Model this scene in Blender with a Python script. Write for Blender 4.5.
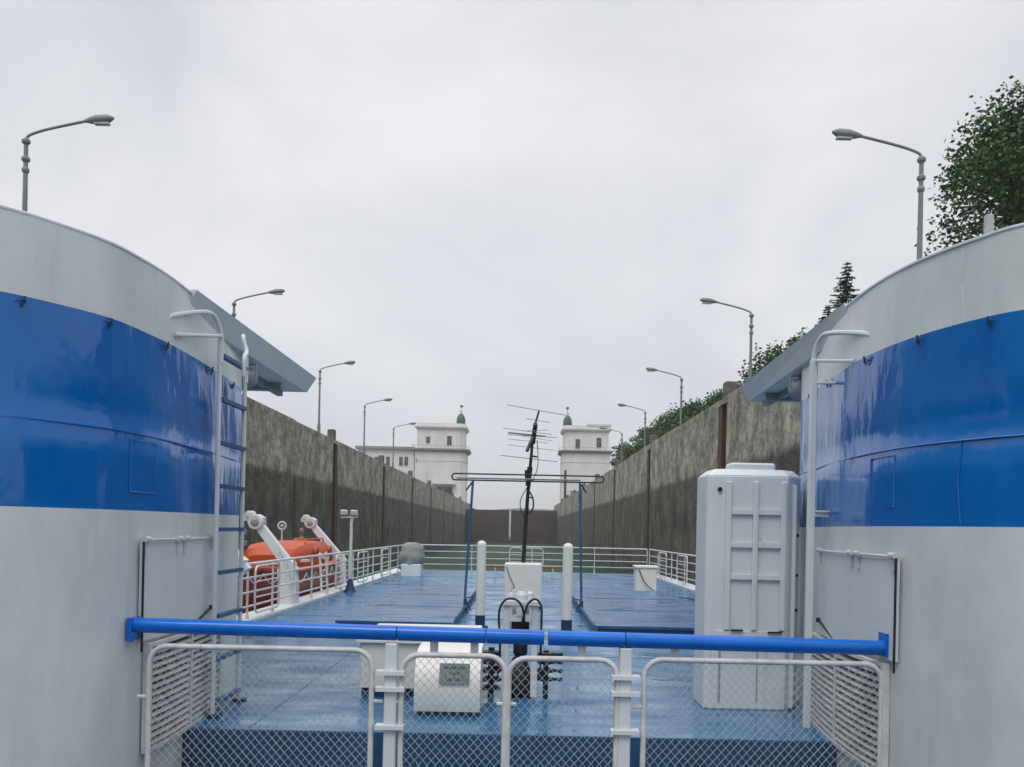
import bpy, math, random
from mathutils import Vector, Matrix
random.seed(7)
R = math.radians
S = bpy.context.scene
for o in list(bpy.data.objects): bpy.data.objects.remove(o)

# ------------------------------------------------------------------ camera
EYE = 1.77                       # metres above the ship's aft deck (deck is z = 0)
F = 900.0                        # focal length in pixels of a 1024 px wide frame
ROLL = R(1.2)
cs, sn = math.cos(ROLL), math.sin(ROLL)
cam = bpy.data.cameras.new('camera'); camo = bpy.data.objects.new('camera', cam)
S.collection.objects.link(camo); S.camera = camo
cam.sensor_width = 36; cam.lens = 36*F/1024
cam.shift_x = -8/1024; cam.shift_y = 144.5/1024
cam.clip_start = .05; cam.clip_end = 9000
camo.matrix_world = Matrix(((cs, -sn, 0, 0), (0, 0, -1, 0), (sn, cs, 0, EYE), (0, 0, 0, 1)))

# ------------------------------------------------------------------ light
SUN_EL, SUN_AZ = R(58), R(200)
W = bpy.data.worlds.new('World'); S.world = W; W.use_nodes = True
n = W.node_tree.nodes; l = W.node_tree.links
for x in list(n): n.remove(x)
out = n.new('ShaderNodeOutputWorld'); bg = n.new('ShaderNodeBackground')
sky = n.new('ShaderNodeTexSky'); sky.sky_type = 'NISHITA'; sky.sun_disc = False
sky.sun_elevation = SUN_EL; sky.sun_rotation = SUN_AZ
tc = n.new('ShaderNodeTexCoord'); mp = n.new('ShaderNodeMapping'); mp.inputs['Scale'].default_value = (1, 1, 1.7)
nz = n.new('ShaderNodeTexNoise'); nz.inputs['Scale'].default_value = 2.3; nz.inputs['Detail'].default_value = 8; nz.inputs['Roughness'].default_value = .52; nz.inputs['Distortion'].default_value = .4
cr = n.new('ShaderNodeValToRGB')
cr.color_ramp.elements[0].position = .34; cr.color_ramp.elements[0].color = (6.5, 6.65, 7.15, 1)
cr.color_ramp.elements[1].position = .66; cr.color_ramp.elements[1].color = (8.7, 8.75, 9.0, 1)
mx = n.new('ShaderNodeMix'); mx.data_type = 'RGBA'; mx.inputs[0].default_value = .94
l.new(tc.outputs['Generated'], mp.inputs['Vector']); l.new(mp.outputs[0], nz.inputs['Vector'])
l.new(nz.outputs['Fac'], cr.inputs[0]); l.new(sky.outputs[0], mx.inputs[6]); l.new(cr.outputs[0], mx.inputs[7])
sz = n.new('ShaderNodeSeparateXYZ'); l.new(tc.outputs['Generated'], sz.inputs[0])
zr = n.new('ShaderNodeMapRange'); zr.interpolation_type = 'SMOOTHSTEP'      # an overcast sky is brightest overhead
zr.inputs[1].default_value = .5; zr.inputs[2].default_value = 1.0; zr.inputs[3].default_value = 1.0; zr.inputs[4].default_value = 2.3
l.new(sz.outputs['Z'], zr.inputs[0])
sc_ = n.new('ShaderNodeVectorMath'); sc_.operation = 'SCALE'; l.new(mx.outputs[2], sc_.inputs[0]); l.new(zr.outputs[0], sc_.inputs['Scale'])
l.new(sc_.outputs[0], bg.inputs[0]); bg.inputs[1].default_value = .1; l.new(bg.outputs[0], out.inputs[0])
sun = bpy.data.lights.new('sun', 'SUN'); sun.energy = 1.1; sun.angle = R(25); sun.color = (1, .97, .93)
so = bpy.data.objects.new('sun', sun); S.collection.objects.link(so)
so.rotation_euler = (R(90)-SUN_EL, 0, math.pi-SUN_AZ)
S.view_settings.view_transform = 'Standard'; S.view_settings.look = 'None'
S.view_settings.exposure = 0.06; S.view_settings.gamma = 1; S.view_settings.use_curve_mapping = False
try:
    S.cycles.max_bounces = 6; S.cycles.volume_bounces = 0
    S.cycles.volume_max_steps = 64
except Exception: pass

# ------------------------------------------------------------------ materials
def srgb(*c): return tuple(((v/255+.055)/1.055)**2.4 if v > 10 else v/255/12.92 for v in c)+(1,)
def mat(name, col, rough=.5, metal=0, var=.12, scale=3.0, bump=0.0, bscale=8.0, col2=None, rvar=0.0, stretch=(1, 1, 1), bstretch=(1, 1, 1), spec=.5, coat=0, space='Object'):
    m = bpy.data.materials.new(name); m.use_nodes = True
    n = m.node_tree.nodes; l = m.node_tree.links; b = n['Principled BSDF']
    if len(col) == 3: col = (*col, 1)
    c2 = col2 if col2 else tuple(v*(1-var*2) for v in col[:3])+(1,)
    if len(c2) == 3: c2 = (*c2, 1)
    tc = n.new('ShaderNodeTexCoord')
    mp = n.new('ShaderNodeMapping'); mp.inputs['Scale'].default_value = stretch; l.new(tc.outputs[space], mp.inputs[0])
    nz = n.new('ShaderNodeTexNoise'); nz.inputs['Scale'].default_value = scale; nz.inputs['Detail'].default_value = 8; nz.inputs['Roughness'].default_value = .65
    l.new(mp.outputs[0], nz.inputs['Vector'])
    r = n.new('ShaderNodeValToRGB'); r.color_ramp.elements[0].position = .35; r.color_ramp.elements[1].position = .68
    r.color_ramp.elements[0].color = c2; r.color_ramp.elements[1].color = col
    l.new(nz.outputs['Fac'], r.inputs[0]); l.new(r.outputs[0], b.inputs['Base Color'])
    b.inputs['Roughness'].default_value = rough; b.inputs['Metallic'].default_value = metal
    b.inputs['Specular IOR Level'].default_value = spec; b.inputs['Coat Weight'].default_value = coat
    if rvar:
        mr = n.new('ShaderNodeMapRange'); mr.inputs[1].default_value = .35; mr.inputs[2].default_value = .65
        mr.inputs[3].default_value = max(.03, rough-rvar); mr.inputs[4].default_value = rough+rvar
        l.new(nz.outputs['Fac'], mr.inputs[0]); l.new(mr.outputs[0], b.inputs['Roughness'])
    if bump:
        mp2 = n.new('ShaderNodeMapping'); mp2.inputs['Scale'].default_value = bstretch; l.new(tc.outputs[space], mp2.inputs[0])
        n2 = n.new('ShaderNodeTexNoise'); n2.inputs['Scale'].default_value = bscale; n2.inputs['Detail'].default_value = 5
        l.new(mp2.outputs[0], n2.inputs['Vector'])
        bp = n.new('ShaderNodeBump'); bp.inputs['Strength'].default_value = 1; bp.inputs['Distance'].default_value = bump
        l.new(n2.outputs['Fac'], bp.inputs['Height']); l.new(bp.outputs[0], b.inputs['Normal'])
    return m

M = {}
def weather(m, col=(.20, .10, .05), amt=.5, thr=(.66, .74), st=(3.0, 3.0, .22)):
    # thin vertical dirt and rust weeps with a shape of their own
    n = m.node_tree.nodes; l = m.node_tree.links; b = n['Principled BSDF']
    src = b.inputs['Base Color'].links[0].from_socket
    tc = n.new('ShaderNodeTexCoord'); mp = n.new('ShaderNodeMapping'); mp.inputs['Scale'].default_value = st; l.new(tc.outputs['Object'], mp.inputs[0])
    z = n.new('ShaderNodeTexNoise'); z.inputs['Scale'].default_value = 2.2; z.inputs['Detail'].default_value = 7; z.inputs['Roughness'].default_value = .7; l.new(mp.outputs[0], z.inputs['Vector'])
    mr = n.new('ShaderNodeMapRange'); mr.inputs[1].default_value = thr[0]; mr.inputs[2].default_value = thr[1]; mr.inputs[4].default_value = amt; l.new(z.outputs['Fac'], mr.inputs[0])
    x = n.new('ShaderNodeMix'); x.data_type = 'RGBA'; l.new(mr.outputs[0], x.inputs[0]); l.new(src, x.inputs[6]); x.inputs[7].default_value = (*col, 1); l.new(x.outputs[2], b.inputs['Base Color'])
M['white'] = mat('white_paint', (.66, .70, .71), .42, var=.06, scale=1.2, bump=.004, bscale=2.2, bstretch=(1, 1, .6))
M['hullwhite'] = mat('white_hull_paint', (.67, .71, .70), .34, col2=(.54, .58, .575), scale=1.5, bump=.05, bscale=.9, bstretch=(1, 1, .5), stretch=(1, 1, .45))
M['railwhite'] = mat('white_rail_paint', (.68, .69, .68), .4, var=.14, scale=6)
M['grey'] = mat('grey_paint', (.30, .32, .34), .45, var=.12, scale=5)
M['cream'] = mat('cream_paint', (.72, .71, .66), .4, var=.05, scale=3)
M['blue'] = mat('blue_hull_paint', (.002, .15, .47), .12, var=.1, scale=1.0, col2=(.002, .115, .41), bump=.045, bscale=1.15, bstretch=(1.3, 1.3, .45), rvar=.05, spec=.5)
M['railblue'] = mat('blue_rail_paint', (.002, .14, .60), .2, spec=.35, var=.08, scale=5, rvar=.08)
M['deckblue'] = mat('wet_blue_deck_paint', (.008, .080, .20), .24, col2=(.035, .165, .31), scale=1.3, bump=.006, bscale=1.2, rvar=.26, stretch=(.8, 1.6, 1), bstretch=(.8, 1.8, 1))
M['hatch'] = mat('deck_blue_reflection_dark', (.007, .055, .16), .2, col2=(.025, .12, .27), scale=1.4, bump=.008, bscale=1.1, rvar=.26, stretch=(.7, 1.7, 1), bstretch=(.7, 1.8, 1))  # deck blue darkened, puddle reflections painted into the colour
M['dkblue'] = mat('dark_blue_paint', (.01, .045, .12), .45, var=.2, scale=3)
M['stepblue'] = mat('step_face_paint', (.015, .085, .20), .4, var=.2, scale=2.5)
M['rungblue'] = mat('rung_blue_paint', (.03, .11, .26), .4, var=.2, scale=7)
M['black'] = mat('black_rubber', (.012, .012, .014), .5, var=.2, scale=6)
M['dark'] = mat('dark_greasy_steel', (.03, .03, .033), .4, .3, var=.3, scale=9, bump=.003, bscale=30)
M['galv'] = mat('dull_galvanised_wire', (.46, .49, .50), .5, var=.15, scale=6)
M['steel'] = mat('weathered_steel', (.32, .33, .34), .45, .6, var=.2, scale=6)
M['rust'] = mat('rusty_steel', (.14, .06, .035), .85, col2=(.05, .028, .02), scale=2.5, bump=.01, bscale=8)
M['orange'] = mat('orange_lifeboat_paint', (.52, .075, .012), .5, var=.12, scale=2.5)
M['red'] = mat('dark_red_paint', (.30, .035, .015), .45, var=.2, scale=3)
M['seatred'] = mat('red_bench_paint', (.32, .03, .02), .45, var=.1, scale=4)
M['canvas'] = mat('grey_canvas', (.34, .345, .33), .9, var=.25, scale=4, bump=.03, bscale=5)
M['lampgrey'] = mat('grey_pole_paint', (.22, .23, .24), .55, var=.12, scale=2)
weather(M['hullwhite'], (.30, .27, .23), .35, (.60, .76)); weather(M['white'], (.28, .21, .15), .45, (.60, .74)); weather(M['cream'], (.30, .22, .14), .4, (.62, .74)); weather(M['canvas'], (.2, .19, .17), .4)
weather(M['railblue'], (.05, .22, .55), .6, (.62, .68), (4, 4, 4)); weather(M['blue'], (.02, .16, .50), .5, (.56, .74)); weather(M['railwhite'], (.25, .15, .09), .5, (.62, .72), (5, 5, 3)); weather(M['deckblue'], (.10, .20, .30), .55, (.60, .70), (1.2, 1.2, 1.2)); weather(M['orange'], (.25, .05, .02), .5, (.55, .7), (2, 2, 1))
M['glass'] = mat('dark_window_glass', (.02, .025, .03), .12, var=.1)
M['stucco'] = mat('pale_stucco', (.74, .74, .71), .85, var=.08, scale=.25, stretch=(1, 1, .4), bump=.01, bscale=2)
M['cornice'] = mat('grey_cornice_plaster', (.30, .30, .29), .85, var=.15, scale=.5)
M['copper'] = mat('green_copper', (.015, .10, .06), .5, col2=(.012, .06, .04), scale=1.5)
M['guide'] = mat('stained_guide_head', (.17, .15, .13), .9, col2=(.08, .065, .055), scale=3)
M['gate'] = mat('brown_gate_steel', (.075, .050, .034), .7, col2=(.032, .022, .015), scale=.8, stretch=(.3, 1, 2), bump=.02, bscale=3)
M['asphalt'] = mat('bank_asphalt', (.10, .10, .095), .9, var=.2, scale=.4)
M['grass'] = mat('bank_grass', (.06, .10, .03), .95, col2=(.035, .06, .018), scale=.3, bump=.1, bscale=2)
M['bark'] = mat('bark', (.09, .065, .045), .9, var=.3, scale=4)
M['hill'] = mat('wooded_hill', (.045, .07, .04), 1, col2=(.03, .05, .03), scale=.02, bump=2, bscale=.05)
M['plaque'] = mat('grey_green_plaque', (.09, .14, .14), .45, var=.2, scale=12)
M['plaquetext'] = mat('dark_plaque_lettering', (.015, .022, .025), .5)
M['lens'] = mat('floodlight_glass', (.45, .48, .5), .15)

def leafmat(name, c1, c2):
    m = bpy.data.materials.new(name); m.use_nodes = True
    n = m.node_tree.nodes; l = m.node_tree.links; b = n['Principled BSDF']
    g = n.new('ShaderNodeNewGeometry'); r = n.new('ShaderNodeValToRGB')
    r.color_ramp.elements[0].color = (*c1, 1); r.color_ramp.elements[1].color = (*c2, 1)
    l.new(g.outputs['Random Per Island'], r.inputs[0]); l.new(r.outputs[0], b.inputs['Base Color'])
    b.inputs['Roughness'].default_value = .7; b.inputs['Specular IOR Level'].default_value = .2
    return m
M['leaf'] = leafmat('broad_leaf', (.022, .055, .015), (.085, .16, .045))
M['needle'] = leafmat('spruce_needle', (.016, .04, .016), (.05, .10, .04))

def concrete():
    m = bpy.data.materials.new('lock_concrete'); m.use_nodes = True
    n = m.node_tree.nodes; l = m.node_tree.links; b = n['Principled BSDF']
    tc = n.new('ShaderNodeTexCoord'); sx = n.new('ShaderNodeSeparateXYZ'); l.new(tc.outputs['Object'], sx.inputs[0])
    def noise(sc, st, d=8, rg=.65):
        mp = n.new('ShaderNodeMapping'); mp.inputs['Scale'].default_value = st; l.new(tc.outputs['Object'], mp.inputs[0])
        z = n.new('ShaderNodeTexNoise'); z.inputs['Scale'].default_value = sc; z.inputs['Detail'].default_value = d; z.inputs['Roughness'].default_value = rg
        l.new(mp.outputs[0], z.inputs['Vector']); return z.outputs['Fac']
    def ramp(f, a, b_, pa=.35, pb=.65):
        r = n.new('ShaderNodeValToRGB'); r.color_ramp.elements[0].position = pa; r.color_ramp.elements[1].position = pb
        r.color_ramp.elements[0].color = (*a, 1); r.color_ramp.elements[1].color = (*b_, 1); l.new(f, r.inputs[0]); return r.outputs[0]
    def mix(f, a, b_, t='MIX'):
        x = n.new('ShaderNodeMix'); x.data_type = 'RGBA'; x.blend_type = t
        if isinstance(f, (int, float)): x.inputs[0].default_value = f
        else: l.new(f, x.inputs[0])
        l.new(a, x.inputs[6]); l.new(b_, x.inputs[7]); return x.outputs[2]
    def math_(op, a, b_=None, c=None):
        x = n.new('ShaderNodeMath'); x.operation = op
        for i, v in enumerate((a, b_, c)):
            if v is None: continue
            if isinstance(v, (int, float)): x.inputs[i].default_value = v
            else: l.new(v, x.inputs[i])
        return x.outputs[0]
    up = ramp(noise(.35, (1, 1, 1)), (.24, .235, .205), (.50, .49, .44))
    lo = ramp(noise(.3, (1, 1, 1)), (.07, .073, .06), (.15, .153, .125))
    # tide mark: everything below is kept wet by the lock water
    f = math_('SUBTRACT', sx.outputs['Z'], 5.6+6.13)     # the wall's own origin lies 6.13 m below the deck
    f = math_('ADD', f, math_('MULTIPLY', math_('SUBTRACT', noise(.7, (1, 1, .5)), .5), 1.1))
    f = math_('MULTIPLY_ADD', f, 2.6, .5)
    x = n.new('ShaderNodeClamp'); l.new(f, x.inputs[0])
    c = mix(x.outputs[0], lo, up)
    st = ramp(noise(1.4, (1, 1, .22), 9, .8), (.45, .45, .42), (1.15, 1.15, 1.15), .42, .6)
    c = mix(.35, c, st, 'MULTIPLY')
    blot = ramp(noise(.6, (1, 1, 1.1), 12, .88), (.3, .3, .26), (1.5, 1.47, 1.36), .43, .58)
    c = mix(.85, c, blot, 'MULTIPLY')
    l.new(c, b.inputs['Base Color']); b.inputs['Roughness'].default_value = .85
    bp = n.new('ShaderNodeBump'); bp.inputs['Distance'].default_value = .25; l.new(noise(1.0, (1, 1, .6), 10, .75), bp.inputs['Height']); l.new(bp.outputs[0], b.inputs['Normal'])
    return m
M['concrete'] = concrete()

def water():
    m = mat('lock_water', (.024, .055, .026), .6, spec=.07, var=.2, scale=.2, bump=.10, bscale=1.1, bstretch=(1, .6, 1)); return m
M['water'] = water()

# ------------------------------------------------------------------ mesh helpers
class MB:
    def __init__(s): s.v = []; s.f = []; s.mi = []; s.cur = 0
    def face(s, idx): s.f.append(idx); s.mi.append(s.cur)
    def add(s, vs, fs):
        b = len(s.v); s.v += [tuple(v) for v in vs]
        for f in fs: s.face([b+i for i in f])
    def box(s, x0, x1, y0, y1, z0, z1, ch=0.0):
        if ch:
            pts = [(x0+ch, y0), (x1-ch, y0), (x1, y0+ch), (x1, y1-ch), (x1-ch, y1), (x0+ch, y1), (x0, y1-ch), (x0, y0+ch)]
            lo = [(x, y, z0) for x, y in pts]; m_ = [(x, y, z1-ch) for x, y in pts]
            cx, cy = (x0+x1)/2, (y0+y1)/2
            hi = [(x-math.copysign(ch*.8, x-cx), y-math.copysign(ch*.8, y-cy), z1) for x, y in pts]
            fs = [list(range(7, -1, -1)), list(range(16, 24))]
            for k in range(2):
                for i in range(8): fs.append([k*8+i, k*8+(i+1) % 8, k*8+8+(i+1) % 8, k*8+8+i])
            s.add(lo+m_+hi, fs); return s
        s.add([(x0, y0, z0), (x1, y0, z0), (x1, y1, z0), (x0, y1, z0), (x0, y0, z1), (x1, y0, z1), (x1, y1, z1), (x0, y1, z1)],
              [[0, 3, 2, 1], [4, 5, 6, 7], [0, 1, 5, 4], [1, 2, 6, 5], [2, 3, 7, 6], [3, 0, 4, 7]]); return s
    def prism(s, pts, z0, z1, top=None):          # plan polygon, ccw
        k = len(pts); t = top or pts
        s.add([(x, y, z0) for x, y in pts]+[(x, y, z1) for x, y in t],
              [list(range(k-1, -1, -1)), list(range(k, 2*k))]+[[i, (i+1) % k, k+(i+1) % k, k+i] for i in range(k)]); return s
    def tube(s, pts, r, seg=8, cap=True, closed=False):
        pts = [Vector(p) for p in pts]; nn = len(pts)
        rr = r if isinstance(r, (list, tuple)) else [r]*nn
        T = []
        for i in range(nn):
            if closed: t = pts[(i+1) % nn]-pts[i-1]
            else: t = pts[min(i+1, nn-1)]-pts[max(i-1, 0)]
            T.append(t.normalized())
        ref = Vector((0, 0, 1)) if abs(T[0].z) < .9 else Vector((0, 1, 0))
        u = T[0].cross(ref).normalized(); b0 = len(s.v)
        for i in range(nn):
            u = (u-T[i]*u.dot(T[i])).normalized(); w = T[i].cross(u)
            for k in range(seg):
                a = 2*math.pi*(k+.5)/seg; s.v.append(tuple(pts[i]+(u*math.cos(a)+w*math.sin(a))*rr[i]))
        for i in range(nn if closed else nn-1):
            j = (i+1) % nn
            for k in range(seg): s.face([b0+i*seg+k, b0+i*seg+(k+1) % seg, b0+j*seg+(k+1) % seg, b0+j*seg+k])
        if cap and not closed:
            s.face([b0+k for k in range(seg-1, -1, -1)]); s.face([b0+(nn-1)*seg+k for k in range(seg)])
        return s
    def lathe(s, c, prof, axis='z', seg=16):       # prof [(r, t)]
        c = Vector(c); b0 = len(s.v)
        for r, t in prof:
            for k in range(seg):
                a = 2*math.pi*k/seg; x, y = r*math.cos(a), r*math.sin(a)
                p = {'z': (x, y, t), 'x': (t, x, y), 'y': (y, t, x)}[axis]; s.v.append(tuple(c+Vector(p)))
        for i in range(len(prof)-1):
            for k in range(seg): s.face([b0+i*seg+k, b0+i*seg+(k+1) % seg, b0+(i+1)*seg+(k+1) % seg, b0+(i+1)*seg+k])
        s.face([b0+k for k in range(seg-1, -1, -1)]); s.face([b0+(len(prof)-1)*seg+k for k in range(seg)])
        return s
    def obj(s, name, m, parent=None, smooth=False, origin=None, bevel=0):
        me = bpy.data.meshes.new(name)
        o_ = Vector(origin) if origin else (parent_loc(parent) if parent else centre_base(s.v))
        me.from_pydata([tuple(Vector(v)-o_) for v in s.v], [], s.f)
        mats = m if isinstance(m, (list, tuple)) else [m]
        for q in mats: me.materials.append(M[q])
        me.polygons.foreach_set('material_index', s.mi)
        if smooth: me.polygons.foreach_set('use_smooth', [True]*len(me.polygons))
        me.update()
        o = bpy.data.objects.new(name, me); S.collection.objects.link(o)
        if parent is not None:
            o.parent = parent
        else: o.location = o_
        if smooth and smooth != 'all':
            md = o.modifiers.new('n', 'EDGE_SPLIT'); md.split_angle = R(38)
        if bevel:
            md = o.modifiers.new('b', 'BEVEL'); md.width = bevel; md.segments = 2; md.limit_method = 'ANGLE'
        return o
def world_loc(o):
    v = Vector(o.location)
    while o.parent: o = o.parent; v += Vector(o.location)
    return v
def parent_loc(p): return world_loc(p)
def centre_base(vs):
    xs, ys, zs = zip(*vs); return Vector(((min(xs)+max(xs))/2, (min(ys)+max(ys))/2, min(zs)))
def thing(name, loc, label, cat, group=None):
    o = bpy.data.objects.new(name, None); S.collection.objects.link(o); o.location = loc; o.empty_display_size = .2
    return tag(o, label, cat, group)
def tag(o, label, cat, group=None):
    o['label'] = label; o['category'] = cat
    if group: o['group'] = group
    return o
def struct(o): o['kind'] = 'structure'; return o
def P(px, py, Y):                                  # a measured point at real distance Y
    u, v = px-520, 528-py
    return Vector(((u*cs-v*sn)*Y/F, Y, EYE+(u*sn+v*cs)*Y/F))
def arc(c, r, a0, a1, n, f): return [f(c[0]+r*math.cos(R(a0+(a1-a0)*i/n)), c[1]+r*math.sin(R(a0+(a1-a0)*i/n))) for i in range(n+1)]
def rrect(x0, x1, z0, z1, r, f, n=5):              # rounded rectangle loop
    p = arc((x1-r, z1-r), r, 90, 0, n, f)+arc((x1-r, z0+r), r, 0, -90, n, f)+arc((x0+r, z0+r), r, -90, -180, n, f)+arc((x0+r, z1-r), r, 180, 90, n, f)
    return p
def crom(pts, k=6):
    out = []
    P_ = [pts[0]]+list(pts)+[pts[-1]]
    for i in range(1, len(P_)-2):
        a, b, c, d = [Vector(q) for q in P_[i-1:i+3]]
        for j in range(k):
            t = j/k
            out.append(.5*((2*b)+(c-a)*t+(2*a-5*b+4*c-d)*t*t+(3*b-a-3*c+d)*t**3))
    out.append(Vector(pts[-1])); return out

# ================================================================== THE SETTING
WL, WR, WT, WATER = -17.9, 12.1, 9.94, -3.13
GY = 293.0
mb = MB(); nx, ny = 2, 2
mb.add([(-6000, -3000, -14), (6000, -3000, -14), (6000, 7000, -14), (-6000, 7000, -14)], [[0, 1, 2, 3]])
struct(mb.obj('ground', 'grass'))
mb = MB(); mb.add([(WL-1, -120, WATER), (WR+1, -120, WATER), (WR+1, GY+4, WATER), (WL-1, GY+4, WATER)], [[0, 1, 2, 3]])
struct(mb.obj('water', 'water'))
def bank(name, s):
    x0 = (WL-2.2) if s < 0 else (WR+2.2)
    mb = MB(); e = 6 if s > 0 else 60
    xs = [x0, x0+s*e, x0+s*(e+16), x0+s*(e+60), x0+s*3000]; zs = [WT-.12, WT-.12, WT+(2.0 if s > 0 else 0), WT+(3 if s > 0 else 0), WT+(3 if s > 0 else 0)]
    ya = 26.7 if s > 0 else -160
    for i in range(4):
        mb.cur = 0 if i == 0 else 1
        q = [(xs[i], ya, zs[i]), (xs[i+1], ya, zs[i+1]), (xs[i+1], 1500, zs[i+1]), (xs[i], 1500, zs[i])]
        mb.add(q, [[0, 1, 2, 3]] if s > 0 else [[3, 2, 1, 0]])
    struct(mb.obj(name, ['asphalt', 'grass']))
def wing():
    m = MB(); m.box(WR+2.2, WR+260, 24.5, 26.7, WATER-3, WT-.02); tag(m.obj('retaining_wall', 'concrete'), 'concrete retaining wall turning away from the right lock wall', 'wall')
wing()
bank('left_bank', -1); bank('right_bank', 1)
# far wooded shore beyond the gate
mb = MB(); N = 120; vs = []
for i in range(N+1):
    x = -2600+5200*i/N; hgt = EYE+26+4*math.sin(i*.37)+4*math.sin(i*1.13+2)+random.uniform(-1.2, 1.2)
    vs += [(x, 1250, -14), (x, 1290, hgt), (x, 1900, hgt+2)]
mb.add(vs, [[3*i, 3*i+3, 3*i+4, 3*i+1] for i in range(N)]+[[3*i+1, 3*i+4, 3*i+5, 3*i+2] for i in range(N)])
struct(mb.obj('hills', 'hill', smooth=True))

# lock walls: plan outline with joints and mooring slots, extruded
def lock_wall(x, s, slots, label):
    th = 2.2; pts = []
    jo = []
    y = 24.0
    ys = sorted([(q, 'slot') for q in slots]+[(q, 'joint') for q in [y0+15.6 for y0 in slots]+[slots[0]-15.6]])
    Y0 = 24.5 if s > 0 else -120
    face = [(x, Y0)]
    for yy, k in ys:
        w, d = (1.2, .6) if k == 'slot' else (.09, .25)
        if yy+w > GY+6: continue
        face += [(x, yy-w), (x+s*d, yy-w), (x+s*d, yy+w), (x, yy+w)]
    face += [(x, GY+30)]
    poly = face+[(x+s*th, GY+30), (x+s*th, Y0)]
    if s > 0: poly = poly[::-1]
    t = thing('lock_wall', (x, 100, WATER-3), label, 'wall')
    mb = MB(); b0 = 0
    nf = len(face)
    for i in range(nf-1):
        (xa, ya), (xb, yb) = face[i], face[i+1]
        q = [(xa, ya, WATER-3), (xb, yb, WATER-3), (xb, yb, WT-.45), (xa, ya, WT-.45)]
        mb.add(q, [[0, 1, 2, 3]] if s < 0 else [[3, 2, 1, 0]])
    mb.box(min(x, x+s*th)+(0 if s < 0 else .6), max(x, x+s*th)-(0 if s > 0 else .6), Y0+.02, GY+30, WATER-3, WT-.46)
    mb.obj('wall_face', 'concrete', t)
    m2 = MB()
    cuts = [Y0]+[q for q, k in ys if q < GY]+[GY+30]
    for a, b in zip(cuts, cuts[1:]):
        xx = sorted([x-s*.01, x+s*th])
        m2.box(xx[0], xx[1], a+.06, b-.06, WT-.45, WT+random.uniform(-.10, .04))
    m2.obj('coping', 'concrete', t)
    for q in slots:
        if q > GY: continue
        m = MB(); m.box(*sorted([x+s*.04, x+s*.55]), q+.25, q+1.15, WATER, WT-.3); m.box(*sorted([x+s*.1, x+s*.55]), q-1.15, q-.95, WATER, WT-.3)
        m.obj('mooring_guide', 'rust', t)
        m = MB(); m.box(*sorted([x+s*.1, x+s*.8]), q-.3, q+.5, WT-.02, WT+.95, .08); m.obj('guide_head', 'guide', t)
    return t
lock_wall(WL, -1, [24.5+31.1*i for i in range(9)][1:], 'tall weathered concrete lock wall on the left beside the orange lifeboat')
lock_wall(WR, 1, [54.5+31.1*i for i in range(8)], 'tall weathered concrete lock wall on the right below the green trees')

# lock gate
t = thing('lock_gate', ((WL+WR)/2, GY, WATER-2), 'brown steel lock gate closing the far end of the chamber', 'gate')
GT = EYE+5.75; gx = P(510, 520, GY).x
for a, b in ((WL, gx-.35), (gx+.35, WR)):
    m = MB(); m.box(a, b, GY, GY+1.2, WATER-2, GT)
    z = WATER+1
    while z < GT-.4:
        m.box(a+.3, b-.3, GY-.12, GY-.003, z, z+.18); z += 1.45
    k = 0
    while a+1+k*3.4 < b-1: m.box(a+1+k*3.4, a+1.25+k*3.4, GY-.16, GY-.125, WATER-1, GT-.1); k += 1
    m.obj('gate_leaf', 'gate', t)
m = MB(); m.box(gx-.24, gx+.24, GY-.4, GY+1.1, WATER+2.0, GT-.3); m.obj('mitre_post', 'stucco', t)
m = MB()
for k in range(2): m.box(WL, WR, GY-.6-.3*k, GY-.3-.3*k, WATER-1, WATER+1.0-.4*k)
m.obj('sill_beam', 'gate', t)

# gate towers
def window(t, x, z, w, h, y):
    m = MB(); 
    m.box(x-w/2-.15, x-w/2, y-.12, y+.1, z-.1, z+h+.15); m.box(x+w/2, x+w/2+.15, y-.12, y+.1, z-.1, z+h+.15)
    m.box(x-w/2, x+w/2, y-.12, y+.1, z+h, z+h+.15); m.box(x-w/2, x+w/2, y-.2, y+.1, z-.18, z)
    m.box(x-.06, x+.06, y-.08, y-.03, z, z+h); m.box(x-w/2, x-.06, y-.08, y-.03, z+h*.6, z+h*.6+.1); m.box(x+.06, x+w/2, y-.08, y-.03, z+h*.6, z+h*.6+.1)
    fr = m.obj('window', 'cornice', t)
    m = MB(); m.box(x-w/2, x+w/2, y-.05, y-.01, z, z+h); p = m.obj('pane', 'glass', fr)
def finial(t, x, y, z, s):
    m = MB(); pr = [(1.25, 0), (1.5, .7), (1.5, 1.9), (1.25, 2.9), (.85, 3.6), (.4, 4.0), (.1, 4.2)]
    m.lathe((x, y, z), pr, 'z', 12); o = m.obj('finial', 'copper', t, smooth=True)
    m = MB(); m.tube([(x+s*.1, y, z+4.1), (x+s*.1, y, z+6.0)], .07, 6); m.lathe((x+s*.1, y, z+6.0), [(.1, 0), (.55, .3), (.55, .7), (.1, 1.0)], 'z', 8)
    m.box(x-s*.2-.5, x-s*.2+.5, y-.05, y+.05, z+4.6, z+4.75); m.obj('ornament', 'copper', o)
def tower(name, label, xa, xb, Y, s, tops, wins, sidex):
    # s=+1: side facing the chamber on the right (left tower)
    zt = P(0, tops[0], Y).z
    t = thing(name, ((xa+xb)/2, Y+6, WT-.2), label, 'tower')
    return t
TY = 300.0; q = TY/F
def X(px, py=460): return P(px, py, TY).x
def Z(py, px): return P(px, py, TY).z
def octo(x0, x1, y0, y1, c, side):
    if side > 0: return [(x0, y0), (x1-c, y0), (x1, y0+c), (x1, y1-c), (x1-c, y1), (x0, y1)]
    return [(x0+c, y0), (x1, y0), (x1, y1), (x0+c, y1), (x0, y1-c), (x0, y0+c)]
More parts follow.
